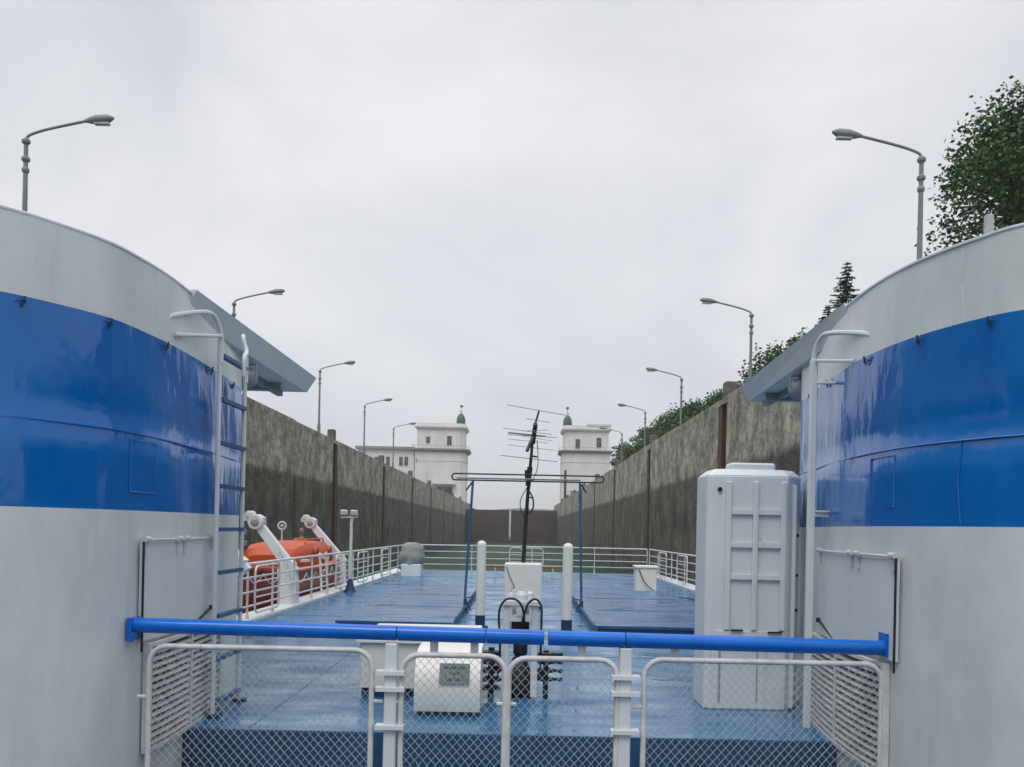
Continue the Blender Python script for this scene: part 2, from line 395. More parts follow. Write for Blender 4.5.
def build_tower(label, px0, px1, side, pyc, cols):
    x0, x1 = X(px0), X(px1); pm = (px0+px1)/2
    D = 15.0; c = 1.6
    t = thing('gate_tower', ((x0+x1)/2, TY, WT-.3), label, 'tower', 'towers at the lock gate')
    zA, zB, zC, zD = Z(pyc[0], pm), Z(pyc[1], pm), Z(pyc[2], pm), Z(pyc[3], pm)   # cornice top, body top, belt top, belt bottom
    m = MB(); m.prism(octo(x0, x1, TY, TY+D, c, side), WT-.3, zD)
    # pilasters and sunk panels
    for a in cols: 
        xa = X(a); m.box(xa-.14, xa+.14, TY-.16, TY-.003, WT, zD-1)
    m.obj('lower_walls', 'stucco', t)
    m = MB(); g = .35; m.prism(octo(x0+.6, x1-.6, TY+.5, TY+D-.5, c, side), zC, zB); m.obj('upper_walls', 'stucco', t)
    m = MB(); o1 = octo(x0-g, x1+g, TY-g, TY+D+g, c, side); o2 = octo(x0-1.1, x1+1.1, TY-1.1, TY+D+1.1, c+.4, side)
    m.prism(o1, zD, zD+.7, o2); m.prism(o2, zD+.7, zC); m.obj('belt_cornice', ['cornice'], t)
    m = MB(); m.prism(octo(x0-.12, x1+.12, TY-.12, TY+D+.1, c, side), zD-3.0, zD-2.7); m.obj('string_course', 'stucco', t)
    # low balcony rail over the belt
    m = MB(); pts = [(x, y, zC+1.0) for x, y in octo(x0-.9, x1+.9, TY-.9, TY+D+.9, c+.3, side)]
    m.tube(pts, .05, 5, closed=True)
    for x, y, z in pts: m.tube([(x, y, zC), (x, y, z)], .06, 5)
    k = x0
    while k < x1: m.tube([(k, TY-.9, zC), (k, TY-.9, zC+1)], .04, 5); k += 1.4
    m.obj('balcony_rail', 'cornice', t)
    m = MB(); o3 = octo(x0+.2, x1-.2, TY+.1, TY+D-.1, c, side); o4 = octo(x0-.3, x1+.3, TY-.4, TY+D+.4, c, side)
    m.prism(o3, zB, zB+.6, o4); m.prism(o4, zB+.6, zB+1.1); m.prism(o3, zB+1.1, zA); m.obj('parapet', ['stucco'], t)
    return t, x0, x1, zA, zC
t, x0, x1, zA, zC = build_tower('white lock tower with a low wing, green finial on its right corner', 414.8, 465.5, 1, (423, 429, 448.5, 452), (426.5, 428.5))
for px, w, h, pz in ((427.5, 1.1, 1.9, 442.5), (448.8, 1.3, 2.9, 444.8)): window(t, X(px), Z(pz, px), w, h, TY+.5)
finial(t, X(460.3, 425), TY+3, Z(424.5, 460), 1)
# awning over portal; the shade below it is painted as a dark panel
m = MB(); m.box(X(433), X(456), TY-1.6, TY-.003, Z(485.3, 445), Z(484, 445)); m.obj('portal_canopy', 'cornice', t)
m = MB(); m.box(X(437), X(453), TY-.12, TY-.004, Z(503, 445), Z(487, 445)); m.obj('shaded_doorway', 'glass', t)
# wing
wx0, wx1 = X(357.5), X(414.8)-.36
m = MB(); m.box(wx0, wx1, TY+1, TY+13, WT-.3, Z(449, 386)); m.box(wx0+2.0, wx0+2.3, TY+.85, TY+.997, WT, Z(450, 386)); m.obj('wing_walls', 'stucco', t)
m = MB(); m.box(wx0-.9, wx1, TY+.1, TY+14, Z(449, 386), Z(446.2, 386)); m.obj('wing_cornice', 'cornice', t)
for px in (366, 376, 387.5, 400.6, 405.9): window(t, X(px), Z(465, px), 1.0, 2.7, TY+1)
m = MB(); m.lathe((X(416.5), TY+.4, Z(463, 416)), [(.15, 0), (.5, .2), (.5, 1.6), (.1, 1.8)]); m.obj('wall_mark', 'cornice', t)  # small grey knob standing in for a darker mark on the facade

t, x0, x1, zA, zC = build_tower('white lock tower standing free, green finial on its left corner', 562.3, 610.2, -1, (425.5, 431.5, 450.5, 453.5), (594, 605))
m = MB(); m.box(X(586.5), X(610)+.3, TY-.25, TY+14, zA, zA+.55); m.obj('raised_parapet', 'stucco', t)
for px, w, h, pz in ((577.5, 1.3, 2.9, 448), (598.7, 1.4, 3.0, 447)): window(t, X(px), Z(pz, px), w, h, TY+.5)
finial(t, X(568.0, 425), TY+3, Z(426.5, 568), -1)
m = MB(); m.box(X(564.5), X(566.8), TY-.1, TY-.004, Z(500, 565), Z(470, 565)); m.obj('side_face_shade', 'glass', t)  # shade of the tower's left side face, painted in as a dark strip
m = MB(); m.box(X(571), X(579), TY-2.4, TY-.004, WT, Z(491, 575)); m.obj('porch', 'cornice', t)
for py in (447.5, 455):
    m = MB(); m.tube([(x1+.3, TY+1, Z(py, 610)), (x1+1.5, TY+.2, Z(py, 610))], [.15, .55], 8); m.obj('loudspeaker', 'black', t)

# ------------------------------------------------------------------ street lamps
def street_lamp(x, y, s, ztop, label):
    t = thing('street_lamp', (x, y, WT-.1), label, 'street lamp', 'street lamps along the lock walls')
    m = MB(); m.tube([(x, y, WT-.1), (x, y, WT+.9)], .15, 10); m.tube([(x, y, WT+.9), (x, y, ztop)], [.10, .075], 10); m.obj('pole', 'lampgrey', t, smooth=True)
    for dz, rr_ in ((.1, .15), (.75, .15), (1.15, .13)):
        m = MB(); m.lathe((x, y, ztop-dz), [(.09, 0), (rr_, .06), (rr_, .15), (.085, .22)], 'z', 10); m.obj('insulator', 'lampgrey', t, smooth=True)
    p0 = Vector((x, y, ztop+.1)); arm = crom([p0, p0+Vector((s*.15, 0, .16)), p0+Vector((s*.8, 0, .38)), p0+Vector((s*2.25, 0, .72))], 5)
    m = MB(); m.tube(arm, .05, 8); m.obj('arm', 'lampgrey', t, smooth=True)
    e = arm[-1]; d = Vector((s, 0, .12)).normalized()
    m = MB(); m.tube([e-d*.1, e+d*.1, e+d*.35, e+d*.75, e+d*.95], [.06, .12, .17, .15, .05], 10); h = m.obj('lamp_head', 'lampgrey', t, smooth=True)
    m = MB(); m.box(*sorted([e.x+s*.25, e.x+s*.8]), y-.1, y+.1, e.z-.14, e.z-.06, .02); m.obj('lamp_glass', 'lens', h)
    return t
LL = ['street lamp rising just over the left hull near the picture edge',
      'street lamp seen above the pointed canopy of the left deckhouse',
      'street lamp on the left wall, next one beyond the left canopy tip',
      'street lamp on the left wall in front of the tower wing end',
      'farthest street lamp on the left wall, before the tower wing', None]
for i, y in enumerate((33, 57, 81.5, 105, 129)): street_lamp(-18.4, y, 1, 15.55, LL[i])
RL = ['street lamp rising over the right hull beside the big tree',
      'street lamp just beyond the right canopy tip, tallest pole fully seen',
      'street lamp on the right wall in front of the dense bushes',
      'street lamp on the right wall where the bushes end',
      'farthest street lamp on the right wall, nearest the free standing tower']
for i, y in enumerate((32, 55.5, 79.5, 102.5, 126)): street_lamp(14.0, y, -1, 15.15, RL[i])

# ------------------------------------------------------------------ trees
def leaf_tree(x, y, z, h, rad, nb, nl, label, seed, size=.28, mt='leaf'):
    rnd = random.Random(seed)
    t = thing('broadleaf_tree', (x, y, z), label, 'tree', 'trees on the right bank')
    m = MB(); top = Vector((x+rnd.uniform(-.4, .4), y, z+h*.75)); m.tube([(x, y, z-.2), (x, y, z+h*.3), top], [.028*h, .02*h, .006*h], 7)
    cl = []
    for i in range(nb):
        a = rnd.uniform(0, 6.283); e = rnd.uniform(-.15, 1); rr = rad*(.45+.55*rnd.random()**.5)*math.sqrt(max(.1, 1-(e*.9)**2))
        c = Vector((x+rr*math.cos(a), y+rr*math.sin(a), z+h*(.45+.48*e)-.05*h))
        b = Vector((x, y, z+h*rnd.uniform(.2, .55))); m.tube([b, (b+c)/2+Vector((0, 0, .04*h)), c], [.009*h, .006*h, .002*h], 5); cl.append((c, rad*rnd.uniform(.22, .42)))
    m.obj('trunk', 'bark', t, smooth=True)
    m = MB()
    for c, r in cl:
        for k in range(nl):
            d = Vector((rnd.gauss(0, 1), rnd.gauss(0, 1), rnd.gauss(0, .8))); d = d.normalized()*r*rnd.random()**.4*rnd.choice([1, 1, 1.25])
            p = c+d; s_ = size*rnd.uniform(.5, 1.2)
            u = Vector((rnd.gauss(0, 1), rnd.gauss(0, 1), rnd.gauss(0, .6))).normalized(); w = u.cross(Vector((rnd.gauss(0, 1), rnd.gauss(0, 1), rnd.gauss(0, 1)))).normalized()
            m.add([p-u*s_*.5, p+w*s_*.32, p+u*s_*.6, p-w*s_*.32], [[0, 1, 2, 3]])
    m.obj('crown', mt, t)
    return t
def spruce(x, y, z, h, rad, label, seed):
    rnd = random.Random(seed); t = thing('spruce_tree', (x, y, z), label, 'tree', 'trees on the right bank')
    m = MB(); m.tube([(x, y, z-.2), (x, y, z+h)], [.018*h, .01], 7); m.obj('trunk', 'bark', t, smooth=True)
    m = MB(); zz = .1
    while zz < .99:
        nb = int(8+8*(1-zz)); 
        for k in range(nb):
            a = rnd.uniform(0, 6.28); L = rad*(1-zz)**.9*rnd.choice([.45, .8, 1, 1.25])*rnd.uniform(.8, 1.1)+.1
            d = Vector((math.cos(a), math.sin(a), 0)); p0 = Vector((x, y, z+h*zz))
            for j in range(int(5+L*6)):
                f = (j+1)/int(5+L*6); c = p0+d*L*f+Vector((0, 0, -.28*L*f+.14*L*f*f))
                for q_ in range(3):
                    side = Vector((-d.y, d.x, 0))*rnd.uniform(-1, 1)*.38*L*(1.1-f); s_ = .26*rnd.uniform(.6, 1.2)
                    u = (d+Vector((rnd.gauss(0, .5), rnd.gauss(0, .5), rnd.gauss(-.2, .3)))).normalized(); w = u.cross(Vector((rnd.gauss(0, .4), rnd.gauss(0, .4), 1))).normalized()
                    m.add([c+side-u*s_*.5, c+side+w*s_*.2, c+side+u*s_*.6, c+side-w*s_*.2], [[0, 1, 2, 3]])
        zz += .024
    m.obj('crown', 'needle', t)
BZ = WT+.6
row = [(630, 441, 23), (641, 434, 22), (652, 425, 22), (664, 417, 23), (676, 412, 22), (690, 405, 22), (705, 399, 22), (720, 396, 23), (737, 385, 22)]
lab = ['last bush of the row, next to the free standing tower', 'second bush of the row counted from the free standing tower', 'small rounded green bush behind the farther lamp poles',
       'dense green bush left of the third lamp pole', 'dense green bush directly behind the third lamp pole', 'bush right of the third lamp pole above the concrete wall', 'pointed dark bush over the wall, left of the rusty mooring post',
       'bush directly behind the rusty mooring post on the wall', 'bush behind the nearest free lamp pole at the canopy tip']
for i, (px, py, xx) in enumerate(row):
    Y = xx*F/(px-520); h = P(px, py, Y).z-BZ
    leaf_tree(xx, Y, BZ, max(h*1.04, 3), 3.8 if i < 7 else 3.2, 34, 150, lab[i], 30+i, .4)
for i, (px, py, xx, r, lb) in enumerate([(772, 351, 22, 2.6, 'small broadleaf tree peeking over the middle of the right canopy'), (788, 341, 23, 2.4, 'broadleaf tree just over the right canopy, left of the spruce'), (806, 333, 24, 2.2, 'low tree top over the canopy, immediately left of the spruce foot')]):
    Y = xx*F/(px-520); h = P(px, py, Y).z-BZ
    leaf_tree(xx, Y, BZ, h*1.03, r*1.15, 40, 70, lb, 60+i, .36)
pt = P(847, 262, 66); spruce(pt.x, 66, BZ+1, pt.z-BZ-1, 3.6, 'narrow dark spruce rising over the right canopy', 5)
pt = P(828, 306, 68); spruce(pt.x, 68, BZ+1, pt.z-BZ-1, 3.0, 'shorter spruce half hidden by the right canopy, left of the tall one', 6)
leaf_tree(25.6, 44, BZ+1, 12.8, 4.6, 110, 260, 'big dark broadleaf tree over the right hull in the top corner', 11, .27, 'leaf')

# ================================================================== THE SHIP
# deck surfaces
m = MB(); m.prism([(-8.2, 7.7), (8.2, 7.7), (8.2, 37), (-8.2, 37)], -.25, 0)
DK = m
m = MB(); xl, xr = -4.95, 5.45
m.prism([(-3.2, 7.7), (3.2, 7.7), (3.9, 9.7), (5.45, 12), (5.75, 20), (5.65, 30), (5.45, 36.6), (-4.95, 36.6), (-5.05, 28), (-5.2, 16), (-4.6, 12), (-3.9, 9.7)], -.25, 0)
for k in range(1, 12):
    y = 7.7+4.8*k
    if y > 36: break
    for a, b in ((-4.7, -3.12), (-1.03, 1.22)) if 14.9 < y < 24.1 else ((-4.4, 4.9),): m.box(a, b, y-.009, y+.009, .0005, .005)
for x in (-2.3, 0, 2.3): m.box(x-.008, x+.008, 7.75, 14.9, .0008, .0052)
struct(m.obj('deck', 'deckblue'))
m = MB(); m.box(-7.6, 7.6, -6, 7.69, -.45, -.33); struct(m.obj('lower_deck', 'dkblue'))

ship = thing('river_ship', (0, 20, WATER), 'white hull of the passenger ship carrying the blue aft deck', 'ship')
pl = [(-7.7, -30), (7.7, -30), (7.9, 26), (7.5, 33), (6.4, 37.2), (4.5, 39.4), (0, 40.3), (-4.5, 39.4), (-6.4, 37.2), (-7.4, 33), (-7.9, 26)]
m = MB(); m.prism([(x*.93, y-.5) for x, y in pl], WATER-1.5, WATER+.5, pl); m.obj('hull_bottom', 'dkblue', ship)
m = MB(); m.prism(pl, WATER+.5, -2.55); m.obj('hull', 'hullwhite', ship)
m = MB(); m.prism([(-5.0, 7.75), (5.2, 7.75), (5.35, 36.4), (-4.85, 36.4)], -2.54, -.26); m.box(-7.4, 7.4, -8, 7.65, -2.53, -.46); m.obj('deckhouse_below', 'hullwhite', ship)
# white waterway strips along the deck edge
for pts in ([(-5.2, 14.5), (-4.72, 14.5), (-4.45, 34), (-4.95, 36.6), (-5.05, 28)], [(5.25, 14.5), (5.75, 18), (5.65, 30), (5.5, 36.6), (5.1, 34)]):
    m = MB(); m.prism(pts, .001, .05); m.obj('waterway', 'white', ship)
m = MB(); m.box(-2.95, 2.9, 7.685, 7.699, -.32, -.002); m.obj('step_face', 'stepblue', ship)

# side deckhouses (blue and white screens)
ZB0, ZB1, ZT, ZSEAM = 1.84, 3.19, 3.72, 2.42
def deckhouse(s, plan, label):
    t = thing('deckhouse', (s*5, 7, -.33), label, 'deckhouse', 'blue and white deckhouses either side of the aft deck')
    c = crom([Vector((x, y, 0)) for x, y in plan], 7)
    # resample densely, apply slow bumps of the plating
    lv = [-.33, -.1, .2, .6, 1.0, 1.4, 1.7, ZB0, 2.0, 2.2, ZSEAM-.012, ZSEAM+.012, 2.6, 2.8, 3.0, ZB1, 3.35, 3.55, ZT]
    rnd = random.Random(4 if s < 0 else 9)
    m = MB(); nc = len(c); b0 = 0
    for j, z in enumerate(lv):
        for i, p in enumerate(c):
            w = .008*math.sin(p.y*3.1+z*1.7+s)*math.cos(z*2.3+p.y*1.3)
            g = -.012 if abs(z-ZSEAM) < .02 and (abs(z-(ZSEAM+.012)) < .001) else 0
            m.v.append((p.x-s*(w+g), p.y, z))
    for j in range(len(lv)-1):
        zc = (lv[j]+lv[j+1])/2; m.cur = 1 if ZB0 < zc < ZB1 else 0
        for i in range(nc-1):
            q = [j*nc+i, j*nc+i+1, (j+1)*nc+i+1, (j+1)*nc+i]
            m.face(q if s > 0 else q[::-1])
    m.cur = 0
    # roof, aft and outboard faces close the house
    e = c[-1]; f0 = c[0]; xo = s*7.1
    roof = [(p.x, p.y) for p in c]+[(xo, e.y), (xo, f0.y)]
    k = len(roof); base = len(m.v); m.v += [(x, y, ZT) for x, y in roof]; m.face([base+i for i in (range(k) if s < 0 else range(k-1, -1, -1))])
    def wall(a, b):
        m.add([(a[0], a[1], -.33), (b[0], b[1], -.33), (b[0], b[1], ZT), (a[0], a[1], ZT)], [[0, 1, 2, 3]])
    wall((e.x, e.y), (xo, e.y)); wall((xo, e.y), (xo, f0.y)); wall((xo, f0.y), (f0.x, f0.y))
    m.obj('wall', ['hullwhite', 'blue'], t, smooth='all').modifiers.new('n', 'EDGE_SPLIT').split_angle = R(35)
    cu = [(p.x, p.y) for p in c]
    def at(y):                          # wall x at a given y
        for a, b in zip(cu, cu[1:]):
            if a[1] <= y <= b[1]: return a[0]+(b[0]-a[0])*(y-a[1])/(b[1]-a[1]+1e-9)
        return cu[-1][0]
    # slim rounded trim on the top edge
    m = MB(); m.tube([(p.x+s*.004, p.y, ZT) for p in c], .014, 6); m.obj('edge_trim', 'white', t, smooth=True)
    # plate butt straps (vertical weld seams)
    m = MB()
    for y, z0, z1 in ((5.95, ZB1, ZT-.02), (5.95, ZB0, ZSEAM)):
        m.cur = 1 if z0 >= ZB1 else 0; m.tube([(at(y)+s*.002, y, z0), (at(y+.03)+s*.002, y+.03, (z0+z1)/2), (at(y)+s*.002, y, z1)], .005, 5)
    m.cur = 0; m.tube([(p.x-s*.002, p.y, ZSEAM-.01) for p in c], .007, 5)
    m.obj('weld_seam', ['blue', 'hullwhite'], t)
    # shallow doubler plate in the blue band
    m = MB(); ya, yb = 6.62, 7.0; m.tube([(at(ya)-s*.002, ya, 1.98), (at(ya)-s*.002, ya, 2.36), (at(yb)-s*.002, yb, 2.36), (at(yb)-s*.002, yb, 1.98)], .006, 5, closed=True); m.obj('cover_plate', 'blue', t)
    # awning hooks
    for y in (5.75, 6.33, 7.12, 8.25, 9.1):
        x = at(y)-s*.012; m = MB(); m.tube([(x, y, ZB1-.075), (x-s*.015, y, ZB1-.03), (x-s*.02, y, ZB1-.005)], .007, 6); m.tube([(x, y-.045, ZB1-.045), (x-s*.015, y, ZB1-.02), (x, y+.045, ZB1-.045)], .006, 6); m.obj('hook', 'dkblue', t)
    # canopy running aft
    xi = s*2.80; y0, y1 = 7.68, 12.2
    m = MB(); X0, X1 = sorted([xi, s*6.9]); ins = .1
    bot = [(X0+(ins if s > 0 else 0), y0+.02), (X1-(ins if s < 0 else 0), y0+.02), (X1-(ins if s < 0 else 0), y1-ins), (X0+(ins if s > 0 else 0), y1-ins)]
    topp = [(X0, y0), (X1, y0), (X1, y1), (X0, y1)]
    if s > 0:
        topp[0] = (2.72, y0); topp[3] = (2.94, y1); bot[0] = (2.80, y0+.02); bot[3] = (3.04, y1-ins)
    m.prism(bot, 3.535, 3.745, topp); cn = m.obj('canopy', 'grey' if False else 'white', t)
    m = MB(); m.box(X0+.25, X1-.25, 9.9, 9.97, 3.44, 3.533); m.box(X0+.25, X1-.25, 11.3, 11.37, 3.44, 3.533); xa, xb = sorted([xi+s*.40, xi+s*.47]); m.box(xa, xb, 9.72, 12.0, 3.46, 3.532); m.obj('canopy_beam', 'grey', cn)
    # upper access panel with hinges, sliding rod
    ya, yb, za, zb = (6.76 if s < 0 else 6.50), 8.35, .86, 1.60
    def patch(m, ya, yb, za, zb, off, th, k=8):
        for j in range(k):
            a = ya+(yb-ya)*j/k; b = ya+(yb-ya)*(j+1)/k
            p = [(at(a)-s*off, a), (at(b)-s*off, b), (at(b)-s*(off+th), b), (at(a)-s*(off+th), a)]
            if s < 0: p = p[::-1]
            m.prism(p, za, zb)
    m = MB(); patch(m, ya, yb, za, zb, .012, .022); pn = m.obj('access_panel', 'white', t)
    m = MB(); m.tube([(at(ya)-s*.05, ya-.02, zb+.01), (at(ya)-s*.05, ya-.02, .78)], .009, 8); m.obj('slide_rod', 'dark', t)
    m = MB(); m.tube([(at(y)-s*.045, y, zb+.02) for y in [ya+(yb-ya)*j/8 for j in range(9)]], .012, 8); m.obj('hinge_rod', 'railwhite', pn)
    for y in (ya+.03, ya+.62, ya+.78, yb-.05): m = MB(); m.tube([(at(y)-s*.05, y-.05, zb+.025), (at(y)-s*.05, y+.05, zb+.025)], .024, 8); m.box(*sorted([at(y)-s*.03, at(y)-s*.05]), y-.02, y+.02, zb-.09, zb); m.obj('hinge', 'railwhite', pn)
    m = MB(); m.tube([(at(yb-.3)-s*.05, yb-.55, .87), (at(yb)-s*.05, yb-.05, .98)], .012, 6); m.lathe((at(yb)-s*.05, yb-.05, .98), [(.02, -.02), (.025, 0), (.02, .02)]); m.obj('latch', 'dark', pn)
    # louvre grille: frame, slats, dark backing sheet painted as the shade between them
    ya, yb, za, zb = (6.90 if s < 0 else 6.66), 8.62, .02, .80
    m = MB(); patch(m, ya, yb, za, zb, .006, .008); gr = m.obj('grille', 'dark', t)
    m = MB(); patch(m, ya-.05, ya, za-.03, zb+.03, .006, .05, 1); patch(m, yb, yb+.05, za-.03, zb+.03, .006, .05, 1); patch(m, ya, yb, zb, zb+.03, .006, .05); patch(m, (ya+yb)/2-.02, (ya+yb)/2+.02, za, zb, .008, .045, 1); patch(m, ya, yb, za-.03, za, .006, .05); m.obj('grille_frame', 'railwhite', gr)
    m = MB(); nS = 14
    for j in range(nS):
        z = za+.02+(zb-za-.03)*j/nS
        for seg in range(6):
            a = ya+(yb-ya)*seg/6; b = ya+(yb-ya)*(seg+1)/6
            m.add([(at(a)-s*.046, a, z), (at(b)-s*.046, b, z), (at(b)-s*.016, b, z+.012), (at(a)-s*.016, a, z+.012),
                   (at(a)-s*.046, a, z+.013), (at(b)-s*.046, b, z+.013), (at(b)-s*.016, b, z+.025), (at(a)-s*.016, a, z+.025)],
                  [[0, 1, 2, 3], [7, 6, 5, 4], [0, 4, 5, 1], [2, 6, 7, 3]])
    m.obj('slat', 'railwhite', gr)
    # floodlight hung below the canopy
    fx, fy, fz = s*3.04, 9.8, 3.36
    m = MB(); m.tube([(fx, fy, 3.53), (fx, fy, fz+.12)], .02, 8); m.tube([(fx-.13, fy, fz), (fx-.13, fy, fz+.13), (fx+.13, fy, fz+.13), (fx+.13, fy, fz)], .014, 6)
    m.obj('lamp_bracket', 'grey', t)
    m = MB(); m.lathe((fx, fy, fz), [(.05, -.10), (.08, -.08), (.10, .08), (.12, .12)], 'y', 14); fl = m.obj('floodlight', 'grey', t, smooth=True)
    m = MB(); m.lathe((fx, fy+.122, fz), [(.11, 0), (.11, .006)], 'y', 14); m.obj('lens', 'lens', fl)
    # small plinth wedge at foot
    return t, at
planL = [(-7.1, 4.35), (-5.6, 4.5), (-4.6, 4.78), (-3.85, 5.15), (-3.32, 5.63), (-3.09, 5.98), (-2.93, 6.33), (-2.87, 6.7), (-2.84, 7.2), (-2.86, 7.92), (-2.90, 8.6), (-2.96, 9.2), (-3.0, 9.6)]
planR = [(7.1, 4.2), (5.6, 4.4), (4.5, 4.7), (3.65, 5.1), (3.12, 5.56), (2.95, 5.85), (2.80, 6.3), (2.73, 6.8), (2.73, 7.4), (2.79, 8.1), (2.87, 8.7), (2.92, 9.1), (2.97, 9.6)]
tL, atL = deckhouse(-1, planL, 'left blue and white deckhouse beside the rung ladder')
tR, atR = deckhouse(1, planR, 'right blue and white deckhouse behind the tall white locker')

# ------------------------------------------------------------------ ladders
def loops(m, x, y, z, s, r, dy=1.0):
    w = s*.12
    m.tube(crom([(x, y, z-.25), (x, y, z), (x+w*.2, y-.09, z+.14), (x+w*.4, y-.28, z+.15), (x+w*.8, y-dy+.14, z+.0), (x+w, y-dy, z-.08), (x+w, y-dy, z-.26)], 5), r, 8)
t = thing('ladder', (-2.72, 8.45, 0), 'white ladder with blue rungs fixed against the left deckhouse', 'ladder')
for y, w in ((8.15, .034), (8.9, .036)):
    m = MB(); m.box(-2.765, -2.735, y-w*.8, y+w*.8, .02, 3.42, .006); m.obj('stile', 'white', t)
    m = MB(); m.box(-2.80, -2.68, y-w-.03, y+w+.03, .002, .03); m.obj('foot_plate', 'dkblue', t)
z = .12
while z < 3.4:
    m = MB(); m.box(-2.765, -2.715, 8.18, 8.87, z-.018, z+.018); m.obj('rung', 'rungblue', t); z += .395
m = MB(); loops(m, -2.74, 8.15, 3.45, -1, .021, .95); m.obj('grab_loop', 'white', t, smooth=True)
m = MB(); loops(m, -2.74, 8.9, 3.40, 1, .020, .45); m.obj('grab_loop', 'white', t, smooth=True)
m = MB(); m.tube([(-2.74, 8.15, 3.45), (-2.83, 7.3, 3.28)], .018, 8); m.obj('stay', 'white', t, smooth=True)
t = thing('ladder', (2.6, 8.1, 0), 'plain white climbing pole and loops fixed against the right deckhouse', 'ladder')
for y in (8.15,):
    m = MB(); m.box(2.60, 2.66, y-.03, y+.03, .02, 3.35, .006); m.obj('stile', 'white', t)
m = MB(); loops(m, 2.63, 8.15, 3.38, 1, .022, 1.1); m.obj('grab_loop', 'white', t, smooth=True)
m = MB(); m.box(2.66, 2.84, 8.12, 8.17, 1.93, 1.98); m.box(2.66, 2.85, 8.10, 8.19, 1.97, 1.985); m.obj('bracket', 'white', t)
m = MB(); m.tube([(2.64, 8.15, 3.34), (2.72, 7.4, 3.2)], .016, 8); m.tube([(2.64, 8.15, 3.14), (2.8, 8.0, 3.12)], .016, 8); m.obj('stay', 'white', t, smooth=True)

# ------------------------------------------------------------------ front barrier
HY = 6.66
t = thing('barrier_rail', (0, HY, -.33), 'thick bright blue handrail crossing the whole foreground on white posts', 'railing')
cuts = [(-2.84, -.893), (-.889, -.237), (-.233, .195), (.225, .793), (.797, 2.72)]
for a, b in cuts:
    m = MB(); z = .965; m.tube(rrect(0, 0, 0, 0, 0, lambda u, w: (0, 0, 0))[:0] or [(q_, HY, z-.010*q_) for q_ in (a, a+.003, b-.003, b)], [.052, .056, .056, .052], 16); m.obj('handrail', 'railblue', t, smooth=True)
for a in (-2.865, 2.70):
    m = MB(); m.box(a, a+.035, HY-.07, HY+.08, .88, 1.05); m.obj('end_plate', 'railblue', t)
for x in (-.93, .80):
    m = MB(); m.box(x-.045, x+.045, HY-.04, HY+.05, -.33, .90, .008); p = m.obj('post', 'white', t)
    for z in (.27, .55, .67):
        m = MB(); m.box(x-.105, x+.105, HY-.07, HY+.03, z, z+.03); m.obj('hinge', 'white', p)
for x in (-.62, -.32, .48, 1.17, -2.0, 2.1):
    m = MB(); m.box(x-.03, x+.03, HY+.03, HY+.05, .80, .93); m.obj('clip', 'white', t)
def mesh_gate(x0, x1, z1, label, rr=.13):
    z0 = -.30; y = HY-.02
    t = thing('mesh_gate', ((x0+x1)/2, y, z0), label, 'gate', 'chain link gates under the blue handrail')
    m = MB(); m.tube(rrect(x0, x1, z0, z1, rr, lambda a, b: (a, y, b), 6), .021, 10, closed=True); m.obj('frame', 'railwhite', t, smooth=True)
    m = MB(); p = .062; a0, a1, b0, b1 = x0+.012, x1-.012, z0+.012, z1-.012; r = .0025
    def clip(c, sg):
        # line z = sg*x + c inside rect
        pts = []
        lo = max(a0, min((b0-c)/sg, (b1-c)/sg)); hi = min(a1, max((b0-c)/sg, (b1-c)/sg))
        return (lo, hi) if hi-lo > .03 else None
    # corner rounding: skip wires that only cut a corner
    for sg, yy in ((1.12, y-.0035), (-1.12, y+.0035)):
        c = -6.0
        while c < 6:
            q = clip(c, sg)
            if q:
                lo, hi = q; zl, zh = sg*lo+c, sg*hi+c
                if (hi-lo) > .09 or True:
                    m.tube([(lo, yy, zl), (hi, yy, zh)], r, 4, cap=False)
            c += p*1.12
    m.obj('wire_mesh', 'galv', t)
    for z in (.47,):
        for x in (x0-.035, x1+.035):
            m = MB(); m.tube([(x-.05, y, z), (x+.05, y, z)], .014, 6); m.obj('lug', 'railwhite', t)
mesh_gate(-2.71, -1.07, .845, 'widest left mesh gate in front of the left louvre grille')
mesh_gate(-.85, -.085, .82, 'narrow mesh gate in front of the rounded white winch cover')
mesh_gate(-.06, .74, .81, 'narrow mesh gate in front of the black hose machinery')
mesh_gate(.94, 2.69, .82, 'widest right mesh gate in front of the tall white locker')

# ------------------------------------------------------------------ tall locker
t = thing('locker', (2.32, 9.4, 0), 'tall white ribbed locker standing against the right deckhouse', 'locker')
lx0, lx1, ly0, ly1, lz = 1.87, 2.86, 9.0, 9.55, 2.41
m = MB(); pts = [(lx0, ly0+.05), (lx0+.05, ly0), (lx1-.18, ly0), (lx1, ly0+.2), (lx1, ly1), (lx0, ly1)]
tp = [(lx0+.09, ly0+.13), (lx0+.13, ly0+.09), (lx1-.22, ly0+.09), (lx1-.08, ly0+.22), (lx1-.08, ly1-.08), (lx0+.08, ly1-.08)]
m.prism(pts, .0, lz-.07); m.prism(pts, lz-.07, lz, tp); m.obj('body', 'white', t, bevel=.012)
m = MB(); m.box(lx0+.26, lx1-.28, ly0+.12, ly1-.15, lz, lz+.07, .02); m.obj('top_cap', 'white', t)
m = MB()
for x in (lx0+.21, lx0+.48, lx0+.76): m.box(x-.028, x+.028, ly0-.035, ly0-.002, .80, lz-.13, .006)
for z in (1.30, 1.62, 1.95):
    m.box(lx0+.238, lx0+.452, ly0-.03, ly0-.003, z, z+.055); m.box(lx0+.508, lx0+.732, ly0-.03, ly0-.003, z, z+.055)
m.box(lx0+.1, lx1-.2, ly0-.02, ly0-.002, .70, .79)
m.box(lx1-.13, lx1-.09, ly0+.02, ly0+.09, .02, lz-.15)
m.obj('rib', 'white', t, bevel=.004)
